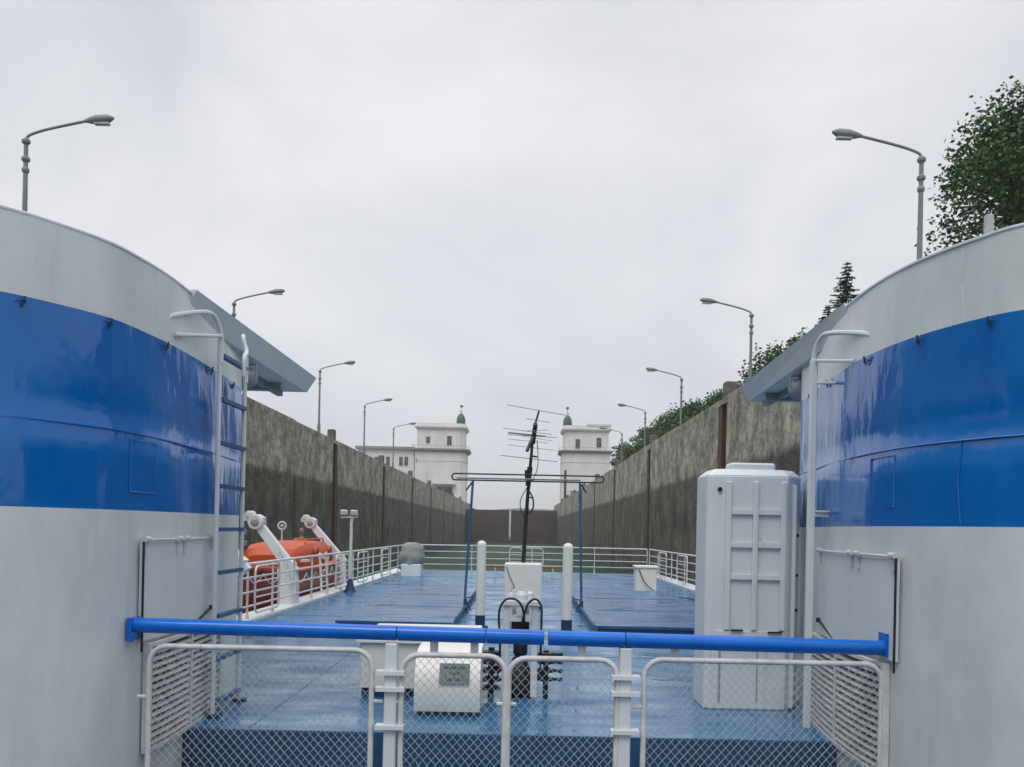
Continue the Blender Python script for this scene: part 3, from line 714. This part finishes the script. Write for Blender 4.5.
m = MB(); m.box(lx0+.14, lx0+.16, ly0-.012, ly0-.002, .08, .62); m.box(lx0+.52, lx0+.53, ly0-.012, ly0-.002, .08, .58); m.box(lx0+.14, lx1-.24, ly0-.012, ly0-.002, .60, .622); m.obj('lower_door_seam', 'grey', t)
for xx_, ww_, zz_ in ((lx0+.25, .12, .79), (lx0+.62, .14, .775)):
    m = MB(); m.box(xx_, xx_+ww_, ly0-.045, ly0-.02, zz_, zz_+.015); m.obj('door_clip', 'dark', t)
m = MB(); m.lathe((lx0+.12, ly0-.01, 2.2), [(.02, -.02), (.025, 0), (.02, .02)], 'y', 8); m.obj('fastener', 'dark', t)
for z in (.6, 1.0, 1.35, 1.75):
    m = MB(); m.lathe((lx1-.06, ly0+.08, z), [(.014, -.02), (.018, 0), (.014, .02)], 'y', 8); m.obj('fastener', 'dark', t)

# ------------------------------------------------------------------ low box and winch cover
t = thing('deck_box', (-1.03, 9.95, 0), 'low wide white box on the deck behind the winch cover', 'box')
m = MB(); m.box(-1.62, -.46, 9.24, 10.66, .1, .56, .02); m.obj('body', 'cream', t)
m = MB(); m.box(-1.66, -.42, 9.2, 10.7, .562, .605, .012); m.obj('lid', 'cream', t, bevel=.006)
m = MB(); m.box(-1.6, -.48, 9.28, 10.6, .002, .098); m.obj('base', 'dkblue', t)
t = thing('winch_cover', (-.67, 8.7, 0), 'rounded white winch cover with a small grey plaque', 'cover')
x0, x1 = -.95, -.34
pr = [(8.36, .05), (8.33, .2), (8.345, .33), (8.39, .44), (8.47, .53), (8.58, .59), (8.75, .61), (9.0, .61), (9.0, .05)]
m = MB(); k = len(pr); m.add([(x0+.03 if i < 0 else x0, y, z) for i, (y, z) in enumerate(pr)]+[(x1, y, z) for y, z in pr], [list(range(k)), list(range(2*k-1, k-1, -1))]+[[i, k+i, k+(i+1) % k, (i+1) % k] for i in range(k)])
m.obj('cover', 'cream', t, smooth=True, bevel=.012)
m = MB(); m.box(x0+.04, x1-.04, 8.38, 8.98, .002, .048); m.obj('plinth', 'dkblue', t)  # dark blue base added where shade and reflection lie under the cover
a = Vector((0, 8.335, .31)); b = Vector((0, 8.42, .485))
d = (b-a).normalized(); nn = Vector((0, -d.z, d.y))
def slab(m, xa, xb, p, q, th, lift):
    P1, P2 = p+nn*lift, q+nn*lift; P3, P4 = P2+nn*th, P1+nn*th
    m.add([(xa, P1.y, P1.z), (xb, P1.y, P1.z), (xb, P2.y, P2.z), (xa, P2.y, P2.z), (xa, P4.y, P4.z), (xb, P4.y, P4.z), (xb, P3.y, P3.z), (xa, P3.y, P3.z)],
          [[0, 3, 2, 1], [4, 5, 6, 7], [0, 1, 5, 4], [1, 2, 6, 5], [2, 3, 7, 6], [3, 0, 4, 7]])
px0, px1 = -.72, -.44
m = MB(); slab(m, px0, px1, a, b, .014, .006); pq = m.obj('plaque', 'plaque', t)
rn = random.Random(3)
for f, u0, u1 in ((.78, .14, .86), (.5, .36, .64), (.2, .18, .80)):
    u = u0; m = MB()
    while u < u1:
        w = rn.uniform(.02, .035); c0 = a+(b-a)*(f-.055); c1 = a+(b-a)*(f+.055)
        slab(m, px0+(px1-px0)*u, px0+(px1-px0)*(u+w), c0, c1, .003, .021); u += w+.012
    m.obj('lettering', 'plaquetext', pq)

# ------------------------------------------------------------------ winch / crane column with hoses
t = thing('hydraulic_winch', (.03, 9.4, 0), 'white twin post winch with two looping black hoses and dark gearing', 'winch')
for x in (-.125, .175):
    m = MB(); m.box(x-.035, x+.035, 9.34, 9.42, .02, .97, .005); m.obj('post', 'white', t)
m = MB(); m.box(-.09, .14, 9.33, 9.36, .80, .86); m.box(-.17, .22, 9.31, 9.45, .97, 1.01); m.box(-.02, .07, 9.32, 9.37, .86, .97); m.box(-.09, -.065, 9.33, 9.36, .86, .97); m.box(.115, .14, 9.33, 9.36, .86, .97)
m.box(-.07, -.02, 9.5, 9.55, .86, 1.12); m.box(.07, .12, 9.5, 9.55, .86, 1.12); m.lathe((.03, 9.4, 1.01), [(.06, 0), (.06, .06), (.04, .1)]); m.lathe((.12, 9.4, 1.01), [(.035, 0), (.035, .08), (.02, .1)]); m.lathe((-.08, 9.4, 1.01), [(.03, 0), (.03, .06), (.02, .09)])
m.obj('head_frame', 'white', t)
m = MB(); m.box(-.07, .12, 9.47, 9.62, .56, .80); m.lathe((.03, 9.42, .5), [(.03, -.1), (.075, -.04), (.075, .1), (.045, .16), (.03, .22)]); m.obj('motor', 'dark', t, smooth=True)
m = MB(); m.lathe((.02, 9.45, .16), [(.08, -.16), (.14, -.1), (.15, .05), (.1, .18), (.06, .26)], 'z', 14); m.box(-.10, .15, 9.38, 9.6, .0, .08); m.obj('gear_case', 'dark', t, smooth=True)
m = MB()
for zz in (.10, .19, .28, .37, .46): m.lathe((-.27, 9.4, zz), [(.05, -.03), (.10, -.02), (.10, .02), (.05, .03)], 'z', 12)
m.tube([(-.27, 9.4, 0), (-.27, 9.4, .52)], .035, 8); m.tube([(-.27, 9.4, .3), (0, 9.4, .3)], .03, 8); m.obj('valve_stack', 'dark', t, smooth=True)
m = MB()
for zz in (.20, .29, .38, .46): m.lathe((.30, 9.4, zz), [(.04, -.025), (.09, -.015), (.09, .015), (.04, .025)], 'z', 12); m.tube([(.30, 9.4, zz), (.45, 9.38, zz)], .016, 6); m.lathe((.45, 9.38, zz), [(.02, -.02), (.028, 0), (.02, .02)], 'z', 8)
m.tube([(.30, 9.4, 0), (.30, 9.4, .5)], .03, 8); m.tube([(.1, 9.4, .25), (.30, 9.4, .25)], .03, 8); m.obj('valve_stack', 'dark', t, smooth=True)
for pts in ([(500, 640), (499, 622), (499.5, 610), (504, 601), (511, 598.5), (518, 601), (522.5, 608), (524, 618), (524, 628)], [(541, 640), (541.5, 622), (541.5, 608), (538, 600.5), (533, 599.5), (528, 604), (525, 612), (523, 620), (522, 628)]):
    m = MB(); Q = [P(a_, b_, 9.22) for a_, b_ in pts]; Q[-1].y = 9.35; Q[-2].y = 9.3; Q = [Vector((Q[0].x+(.0), 9.3, .3))]+Q
    m.tube(crom(Q, 4), .0125, 8); m.obj('hose', 'black', t, smooth=True)
m = MB(); m.tube([(-.2, 9.3, .35), (-.2, 9.4, .2), (-.1, 9.4, .15)], .0125, 8); m.obj('hose', 'black', t, smooth=True)

# ------------------------------------------------------------------ gooseneck vents
def vent(x, y, h, r, label):
    t = thing('vent_pipe', (x, y, 0), label, 'vent', 'white vent pipes on the deck')
    m = MB(); m.tube([(x, y, .1), (x, y, h)], r, 16); m.lathe((x, y, h-.01), [(r, 0), (r*.97, r*.35), (r*.8, r*.7), (r*.45, r*.95), (.01, r*1.02)]); m.obj('pipe', 'cream', t, smooth=True)
    m = MB(); m.lathe((x, y, 0), [(r*1.7, 0), (r*1.7, .03), (r*1.06, .035), (r*1.06, .22)]); m.obj('base', 'dkblue', t)
    return t
vent(-.67, 15.9, 1.46, .082, 'white vent pipe left of the centre line')
vent(.83, 15.4, 1.45, .088, 'white vent pipe right of the centre line')
m = MB(); m.box(-.59, -.55, 15.86, 15.94, .95, 1.2)
# ------------------------------------------------------------------ hatch covers
for x0, x1, xs, lb in ((-3.05, -1.1, -1, 'dark blue flat hatch cover left of the vent pipes'), (1.30, 3.9, 1, 'dark blue flat hatch cover right of the vent pipes')):
    t = thing('hatch_cover', ((x0+x1)/2, 19, 0), lb, 'hatch', 'hatch covers on the aft deck')
    pts = [(x0, 15.0), (x1, 15.0), (x1, 24.0), (x0, 24.0)]
    m = MB(); m.prism([(a+.03*(1 if a == x0 else -1), b+.03*(1 if b < 20 else -1)) for a, b in pts], .002, .12); m.obj('coaming', 'stepblue', t)
    m = MB(); m.prism(pts, .12, .17); m.box(x0-.0+.25, x1-.25, 17.9, 17.94, .17, .178); m.box(x0+.25, x1-.25, 21, 21.04, .17, .178); m.obj('cover', 'hatch', t, bevel=.01)
    m = MB(); xx = x1 if xs < 0 else x0
    m.box(xx-.03, xx+.03, 18.5, 18.7, .17, .30); m.tube([(xx, 18.6, .28), (xx+.12*(-xs), 18.55, .06)], .018, 6); m.obj('clamp', 'dkblue', t)

# ------------------------------------------------------------------ antennas
t = thing('cabinet', (.0, 20, 0), 'square light grey cabinet at the foot of the antenna mast', 'cabinet')
c0 = P(523.5, 580, 20)
m = MB(); m.box(c0.x-.42, c0.x+.40, 19.7, 20.3, .06, .99, .02); m.obj('body', 'cream', t)
m = MB(); m.box(c0.x-.40, c0.x+.38, 19.72, 20.28, .002, .058); m.obj('plinth', 'dkblue', t)
m = MB(); m.tube([(c0.x-.38, 19.685, .92), (c0.x-.3, 19.68, .7), (c0.x-.2, 19.68, .5), (c0.x-.3, 19.68, .3)], .012, 6); m.obj('cable', 'lampgrey', t)
t.location.x = c0.x
for ch in t.children: 
    for v in ch.data.vertices: v.co.x -= c0.x
t = thing('antenna_mast', P(524, 566, 20.45), 'thin black leaning mast with television antenna elements', 'antenna')
t.location.z = 0
mast = [Vector((P(523, 580, 20.45).x, 20.45, 0)), P(523.5, 560, 20.45), P(527, 505, 20.45), P(530, 470, 20.45), P(533.5, 430, 20.45), P(539, 411, 20.45)]
m = MB(); m.tube(mast, [.05, .05, .045, .04, .03, .022], 8); m.obj('mast', 'black', t, smooth=True)
bm0, bm1 = P(538, 418, 20.0), P(530, 448, 21.0)
m = MB(); m.tube([P(535.5, 424, 20.2), P(533, 443, 20.6)], .055, 6); m.tube([P(533, 437, 20.3), P(527, 451, 20.1)], .04, 6); m.tube([P(530, 467, 20.4), P(528, 486, 20.4)], .07, 6); m.tube([P(526, 470, 20.3), P(526, 479, 20.3), P(534, 480, 20.3)], .035, 6)
m.tube([P(532, 456, 20.5), P(537.5, 457, 20.5)], .02, 6); m.obj('boom', 'black', t)
for a, b, dy, r in (((507, 404.8), (566.7, 415.4), 0, .008), ((526, 418.6), (550, 422.4), -.6, .007), ((503, 428), (552, 434.5), -.3, .007), ((508, 432.5), (546, 436.5), 0, .018), ((508, 434.5), (557, 437.5), .05, .008),
                    ((508, 439), (548, 443), .3, .006), ((507.5, 444.7), (556, 450.5), .5, .006), ((500.7, 455.3), (557.7, 461.8), .9, .009), ((522, 431), (548, 430), -.5, .006), ((522, 436), (552, 441), .2, .006)):
    p, q_ = P(*a, 20.45+dy), P(*b, 20.45+dy); m = MB(); m.tube([p, q_], r, 6); m.obj('element', 'lampgrey', t)
m = MB(); m.tube(crom([P(537, 440, 20.4), P(538, 455, 20.4), P(537.5, 468, 20.4), P(533, 480, 20.4)], 4), .01, 6)
m.tube(crom([P(528, 486, 20.4), P(520.5, 500, 20.4), P(521.5, 512, 20.4), P(526, 520, 20.4)], 4), .01, 6); m.tube(crom([P(530, 492, 20.4), P(533, 499, 20.4), P(533, 508, 20.4), P(529, 514, 20.4)], 4), .018, 6); m.tube([P(528, 497, 20.4), P(533, 498, 20.4)], .015, 6)
m.obj('cable', 'black', t)

t = thing('loop_antenna', (.05, 19.2, 0), 'wide horizontal loop antenna carried by two thin blue posts', 'antenna')
xl, xr, zl, zh = P(452, 478, 19.2).x, P(604, 478, 19.2).x, 2.77, 2.905
m = MB(); f = lambda a_, b_: (a_, 19.2, b_); m.tube(rrect(xl, xr, zl, zh, .066, f, 6), .017, 8, closed=True); m.obj('loop', 'dark', t, smooth=True)
m = MB(); m.tube([(xl+.1, 19.25, zl+.045), (xr-.5, 19.25, zl+.045)], .018, 8); m.obj('spreader', 'steel', t)
for xt, xb, dx in ((P(473, 482, 19.2).x, P(464, 612, 19.2).x, -.12), (P(580, 482, 19.2).x, P(581.5, 612, 19.2).x, .12)):
    m = MB(); m.tube([(xb, 19.2, .0), (xt, 19.2, zl)], .028, 8); m.obj('post', 'railblue' if False else 'rungblue', t, smooth=True)
    m = MB(); m.tube([(xt, 19.2, zl-.02), (xt+dx*1.2, 19.2, zl-.22)], .018, 6); m.obj('tie', 'dark', t)
    m = MB(); m.box(xb-.07, xb+.07, 19.13, 19.27, .0, .03); m.tube([(xb, 19.2, .25), (xb+.2*(-1 if dx > 0 else 1), 19.1, .3)], .012, 6); m.obj('foot', 'dkblue', t)

# ------------------------------------------------------------------ deck railings
HS = (.27, .52, .78, 1.03)
def railing(pts, label, step=1.5, extra=None):
    c = Vector(pts[len(pts)//2]); t = thing('deck_railing', (c.x, c.y, 0), label, 'railing', 'white tube railings round the aft deck')
    for h in HS:
        m = MB(); m.tube([(p[0], p[1], h) for p in pts], .025 if h > 1 else .018, 8); m.obj('rail', 'railwhite', t, smooth=True)
    L = 0; out = []
    for a, b in zip(pts, pts[1:]):
        a, b = Vector((*a[:2], 0)), Vector((*b[:2], 0)); d = (b-a).length; k = max(1, round(d/step))
        for i in range(k): out.append(a+(b-a)*i/k)
    out.append(Vector((*pts[-1][:2], 0)))
    for p in out:
        m = MB(); m.tube([(p.x, p.y, .0), (p.x, p.y, 1.02)], .02, 8); m.tube([(p.x, p.y, .0), (p.x, p.y, .12)], .034, 8); m.obj('post', 'railwhite', t)
    return t
XL = lambda y: -4.82+(y-16)*.40/17.5-.0
XR = lambda y: 5.4-(y-27)*.33/9
tl = railing([(-4.86, 13.0), (XL(16), 16), (XL(22), 22), (XL(28), 28), (XL(34.5), 34.5)], 'white tube railing along the left deck edge beside the lifeboat', 1.7)
railing([(XL(35.2), 35.4), (-1.9, 35.9), (.5, 36.0), (3, 35.95), (5.08, 35.8)], 'white tube railing across the aft end of the deck', 2.0)
railing([(5.14, 35.6), (5.25, 31), (5.42, 27), (5.5, 20), (5.4, 13)], 'white tube railing along the right deck edge', 1.9)
# gates in the railings: rounded inner frames
def rail_gate(a, b, label):
    a, b = Vector(a), Vector(b); t = thing('railing_gate', ((a.x+b.x)/2, (a.y+b.y)/2, .1), label, 'gate', 'small round cornered gates in the deck railings')
    d = b-a; L = d.length; d.normalize(); f = lambda u, w: (a.x+d.x*u, a.y+d.y*u, w)
    m = MB(); m.tube(rrect(0, L, .14, .98, .14, f, 5), .02, 8, closed=True); m.obj('frame', 'railwhite', t, smooth=True)
    for z in (.42, .7):
        m = MB(); m.tube([f(0, z), f(L, z)], .014, 8); m.obj('bar', 'railwhite', t)
for y, lb in ((16.2, 'railing gate at the foot of the nearer davit'), (22.6, 'railing gate left of the floodlight post, by the davit ladder'), (25.3, 'railing gate just beyond the floodlight post'), (29.0, 'railing gate nearest the canvas covered reel')):
    rail_gate((XL(y)+.07, y), (XL(y+1.5)+.07, y+1.5), lb)
for y, lb in ((28.3, 'nearer railing gate on the right deck edge'), (31.6, 'farther railing gate on the right deck edge')):
    rail_gate((XR(y)-.07, y), (XR(y+1.5)-.07, y+1.5), lb)
x0, x1 = P(508, 560, 35.8).x, P(543, 560, 35.8).x
rail_gate((x0+.06, 35.75), (.12, 35.75), 'left leaf of the gate in the aft railing'); rail_gate((.2, 35.75), (x1, 35.75), 'right leaf of the gate in the aft railing')

# ------------------------------------------------------------------ bench, small lockers, canvas reel
t = thing('bench', (.1, 32, 0), 'red bench on white legs behind the grey cabinet', 'bench')
a, b = P(492, 570, 32).x, P(556, 570, 32).x
m = MB(); m.box(a, b, 31.8, 32.2, .36, .42, .01); m.obj('seat', 'seatred', t);
for x in (a+.12, b-.12):
    m = MB(); m.tube([(x, 31.82, 0), (x, 31.82, .36)], .025, 6); m.tube([(x, 32.2, 0), (x, 32.2, .36)], .025, 6); m.tube([(x, 31.82, .33), (x, 32.2, .33)], .02, 6); m.obj('leg', 'railwhite', t)
t = thing('deck_locker', (3.5, 25, 0), 'small white locker with a lid on the right of the deck', 'locker')
m = MB(); m.box(3.22, 3.80, 24.8, 25.3, .1, .74, .03); m.obj('body', 'cream', t); m = MB(); m.box(3.19, 3.83, 24.77, 25.33, .742, .80, .015); m.obj('lid', 'cream', t)
m = MB(); m.box(3.24, 3.78, 24.82, 25.28, .002, .098); m.obj('base', 'dkblue', t)
m = MB(); m.tube(crom([(3.3, 24.76, .7), (3.5, 24.74, .3), (3.9, 24.6, .03), (4.3, 23.6, .03), (4.6, 22.9, .03)], 5), .014, 6); tag(m.obj('cable', 'black', smooth=True), 'thin dark cable trailing over the deck from the small locker', 'cable')
t = thing('reel', (-3.8, 31.9, 0), 'rope reel under grey canvas on a white base in the corner', 'reel')
m = MB(); m.box(-4.15, -3.45, 31.6, 32.3, 0, .42, .03); m.obj('base', 'white', t)
m = MB(); rn = random.Random(8); sec = 14; prof = [(.44, .40), (.48, .5), (.54, .68), (.42, .88), (.46, 1.02), (.24, 1.18), (.02, 1.16)]
for r, z in prof:
    for k in range(sec):
        a = 2*math.pi*k/sec; q_ = 1+.10*math.sin(a*4+z*5)+rn.uniform(-.07, .07); m.v.append((-3.8+r*q_*math.cos(a)*.98, 31.95+r*q_*math.sin(a)*.8, z+rn.uniform(-.05, .05)))
for i in range(len(prof)-1):
    for k in range(sec): m.face([i*sec+k, i*sec+(k+1) % sec, (i+1)*sec+(k+1) % sec, (i+1)*sec+k])
o = m.obj('canvas_cover', 'canvas', t, smooth='all'); o.modifiers.new('s', 'SUBSURF').render_levels = 2

# ------------------------------------------------------------------ floodlight post
t = thing('floodlight_post', (-4.42, 23.6, 0), 'thin white post with two floodlights beside the lifeboat', 'floodlight')
px_ = P(350, 592, 23.6).x; pz = P(350, 513, 23.6).z
m = MB(); m.tube([(px_, 23.6, .05), (px_, 23.6, pz-.25), (px_+.03, 23.6, pz-.1)], .04, 10); m.tube([(px_-.28, 23.6, pz-.12), (px_+.16, 23.6, pz-.1)], .028, 8); m.obj('pole', 'railwhite', t, smooth=True)
for dx in (-.2, .06):
    m = MB(); m.box(px_+dx-.08, px_+dx+.09, 23.5, 23.7, pz-.05, pz+.08, .02); h = m.obj('lamp_head', 'railwhite', t); m = MB(); m.box(px_+dx-.06, px_+dx+.07, 23.488, 23.497, pz-.03, pz+.05); m.obj('lens', 'lens', h)
m = MB(); m.lathe((px_, 23.6, 0), [(.16, 0), (.13, .06), (.06, .3), (.05, .34)], 'z', 10); m.obj('base', 'dkblue', t)

# ------------------------------------------------------------------ lifeboat
t = thing('lifeboat', (-6.7, 23.2, -1), 'enclosed orange lifeboat hanging in white davits', 'lifeboat')
cx = -6.5
def loft(m, secs, closed_ends=True):
    k = len(secs[0]); b = len(m.v)
    for s_ in secs: m.v += s_
    for i in range(len(secs)-1):
        for j in range(k-1): m.face([b+i*k+j, b+i*k+j+1, b+(i+1)*k+j+1, b+(i+1)*k+j])
    m.face([b+j for j in range(k)]); m.face([b+(len(secs)-1)*k+j for j in range(k-1, -1, -1)])
def hsec(y, w, zk, zg):
    pr = [(-1, 1), (-.97, .7), (-.85, .35), (-.55, .1), (0, 0), (.55, .1), (.85, .35), (.97, .7), (1, 1)]
    return [(cx+a*w, y, zk+b*(zg-zk)) for a, b in pr]
m = MB(); secs = []
for y, w, zk in ((17.6, .06, .0), (17.9, .38, -.5), (18.6, .78, -.82), (20, 1.1, -.98), (22, 1.22, -1.02), (25, 1.22, -1.0), (27, 1.12, -.9), (27.8, .95, -.7), (28.0, .85, -.5)):
    secs.append(hsec(y, w, zk, .62+.012*(y-22.5)**2*(1 if y < 22.5 else .35)))
loft(m, secs); m.obj('hull', 'red', t, smooth=True)
def csec(y, w, z0, z1):
    pr = [(-1, 0), (-.98, .4), (-.93, .75), (-.8, .93), (-.4, 1.0), (.4, 1.0), (.8, .93), (.93, .75), (.98, .4), (1, 0)]
    return [(cx+.12+a*w*.84, y, z0+b*(z1-z0)) for a, b in pr]
m = MB(); secs = [csec(y, w, .45, z1) for y, w, z1 in ((22.9, .72, .95), (23.05, .86, 1.14), (23.5, .98, 1.24), (24.5, 1.10, 1.28), (26, 1.10, 1.28), (27.3, 1.04, 1.23), (27.75, .96, 1.12), (27.9, .86, .95))]
loft(m, secs); m.obj('canopy', 'orange', t, smooth=True)
m = MB(); pts = [(cx+w*1.02, y, .66+.012*(y-22.5)**2*(1 if y < 22.5 else .35)) for y, w in ((17.65, .08), (17.95, .4), (18.6, .8), (20, 1.12), (22, 1.24), (25, 1.24), (27, 1.14), (27.85, .97))]
m.tube(crom(pts, 3), .055, 8); m.obj('rubbing_strake', 'orange', t, smooth=True)
for y in (24.3, 26.0):
    m = MB(); m.lathe((cx+1.01, y, 1.02), [(.13, -.03), (.13, .03), (.10, .05)], 'x', 14); p = m.obj('porthole', 'orange', t); m = MB(); m.lathe((cx+1.085, y, 1.02), [(.08, -.02), (.08, -.012)], 'x', 14); m.obj('pane', 'glass', p)
m = MB(); m.tube([(cx+.8, 23.9, 1.22), (cx+.8, 24.0, 1.34), (cx+.8, 26, 1.35), (cx+.8, 26.2, 1.2)], .02, 6); m.obj('grab_rail', 'orange', t)
m = MB(); m.tube([(-6.24, 23.6, 1.2), (-6.24, 23.6, 1.6)], .018, 6); m.tube([(-6.24+.1*math.cos(q_*math.pi/8), 23.6, 1.70+.1*math.sin(q_*math.pi/8)) for q_ in range(16)], .025, 6, closed=True); m.lathe((-6.24, 23.6, 1.70), [(.03, -.03), (.045, 0), (.03, .03)], 'y', 8); m.obj('beacon', 'railwhite', t)
line = [(17.9, .4), (18.6, .8), (20, 1.12), (22, 1.24), (25, 1.24), (27, 1.14), (27.85, .97)]
rope = []
for (ya, wa), (yb, wb) in zip(line, line[1:]):
    k = max(1, round((yb-ya)/.9))
    for i in range(k):
        for j in range(5):
            f = (i+j/5)/k; yy = ya+(yb-ya)*f; rope.append((cx+(wa+(wb-wa)*f)*1.03+.03, yy, .56+.012*(yy-22.5)**2*(1 if yy < 22.5 else .35)-.22*math.sin(math.pi*j/5)))
m = MB(); m.tube(rope, .014, 5); m.obj('grab_line', 'railwhite', t)
for yy in (22.6, 24.85, 27.0):
    m = MB(); m.box(cx+1.0, cx+1.18 if yy < 27 else cx+1.06, yy, yy+.32, .80, .86); m.obj('reflective_patch', 'railwhite', t)
m = MB(); m.lathe((cx+.1, 26.2, 1.26), [(.2, 0), (.2, .05), (.14, .08)]); m.obj('hatch', 'orange', t)

def davit(y, base_x, elbow, head, label):
    t = thing('davit', (base_x, y, 0), label, 'davit', 'white davit arms holding the lifeboat')
    ex, ez = elbow; hx, hz = head
    m = MB(); m.box(base_x-.22, base_x+.18, y-.14, y+.14, .0, .498, .01)
    def plate(pts, y0, y1):
        k = len(pts); m.add([(x, y0, z) for x, z in pts]+[(x, y1, z) for x, z in pts], [list(range(k)), list(range(2*k-1, k-1, -1))]+[[i, k+i, k+(i+1) % k, (i+1) % k] for i in range(k)])
    plate([(base_x-.22, .5), (base_x+.18, .5), (ex+.19, ez), (ex-.02, ez+.15), (ex-.18, ez-.15)], y-.12, y+.12); m.obj('pedestal', 'white', t, bevel=.01)
    m = MB(); d = Vector((hx-ex, 0, hz-ez)); L = d.length; d.normalize(); nrm = Vector((d.z, 0, -d.x))
    p = [Vector((ex, 0, ez))-d*.25+nrm*.125, Vector((ex, 0, ez))-d*.25-nrm*.11, Vector((hx, 0, hz))-nrm*.09, Vector((hx, 0, hz))+nrm*.09]
    plate([(v.x, v.z) for v in p], y-.1, y+.1); m.obj('arm', 'white', t, bevel=.01)
    m = MB(); m.lathe((hx, y, hz), [(.15, -.16), (.17, -.13), (.11, -.08), (.11, .08), (.17, .13), (.15, .16)], 'y', 16); m.lathe((hx-.14, y, hz+.16), [(.05, -.16), (.08, -.15), (.08, .15), (.05, .16)], 'y', 12); m.box(hx-.27, hx-.05, y-.12, y+.12, hz+.02, hz+.15, .02); m.box(hx-.02, hx+.17, y-.11, y+.11, hz-.02, hz+.12, .02); m.obj('sheave', 'railwhite', t, smooth=True)
    m = MB(); m.lathe((hx, y-.173, hz), [(.05, -.02), (.09, 0), (.09, .003)], 'y', 12); m.obj('pin', 'grey', t)
    m = MB(); zz = hz-.2
    m.tube([(hx-.22, y, hz), (hx-.3, y, 1.35 if hz > 1.6 else 1.2)], .02, 6)
    while zz > 1.3: m.lathe((hx-.26, y, zz-.1), [(.03, 0), (.08, .03), (.08, .11), (.03, .14)], 'z', 8); zz -= .24
    m.obj('fall_block', 'steel', t)
    m = MB(); m.tube([(base_x+.15, y-.2, 0), (base_x-.05, y-.2, 1.0), (ex-.1, y-.18, ez+.3)], .022, 6); m.obj('brace', 'railwhite', t)
    return t
e1, h1 = P(287, 563, 19.3), P(257, 522, 19.3)
davit(19.3, P(296, 606, 19.3).x-.15, (e1.x, e1.z), (h1.x, h1.z), 'white davit arm nearer the camera, over the orange lifeboat bow')
e2, h2 = P(338, 556, 26.3), P(311, 523, 26.3)
davit(26.3, -5.25, (e2.x, e2.z), (h2.x, h2.z), 'white davit arm farther aft, over the orange lifeboat stern')
e3, h3 = P(236, 560, 15.0), P(216, 530, 15.0)
davit(15.0, -5.25, (e3.x, e3.z), (h3.x, h3.z), 'davit partly hidden by the rung ladder')
m = MB()
for y in (22.4, 23.1): m.tube([(-4.9, y, 0), (-5.0, y+.15, 1.05)], .03, 6)
m.tube([(-4.95, 22.4, .95), (-4.98, 23.25, .98)], .03, 6)
for z in (.3, .6): m.tube([(-4.93, 22.44, z), (-4.95, 23.18, z)], .016, 6)
tag(m.obj('boarding_ladder', 'railwhite'), 'small white boarding steps at the rail under the lifeboat', 'ladder')
# ------------------------------------------------------------------ haze
HAZE = 0.0004
if HAZE:
    m = MB(); m.box(-2700, 2700, -170, 2000, -15, 60)
    hm = bpy.data.materials.new('haze'); hm.use_nodes = True
    nt = hm.node_tree; nt.nodes.clear(); o_ = nt.nodes.new('ShaderNodeOutputMaterial'); v_ = nt.nodes.new('ShaderNodeVolumePrincipled')
    v_.inputs['Color'].default_value = (.92, .94, .97, 1); v_.inputs['Density'].default_value = HAZE; v_.inputs['Anisotropy'].default_value = .2
    nt.links.new(v_.outputs[0], o_.inputs['Volume']); M['haze'] = hm
    h = m.obj('haze', 'haze'); h['kind'] = 'stuff'

t = thing('roof_light', (3.22, 6.2, 3.72), 'small dark box with a pale upright plate on the right deckhouse roof', 'light')
m = MB(); m.box(3.14, 3.36, 6.1, 6.4, 3.722, 3.83, .02); m.obj('body', 'dark', t)
m = MB(); m.prism([(3.17, 6.2), (3.22, 6.2), (3.22, 6.24), (3.17, 6.24)], 3.831, 4.0); m.obj('plate', 'galv', t)
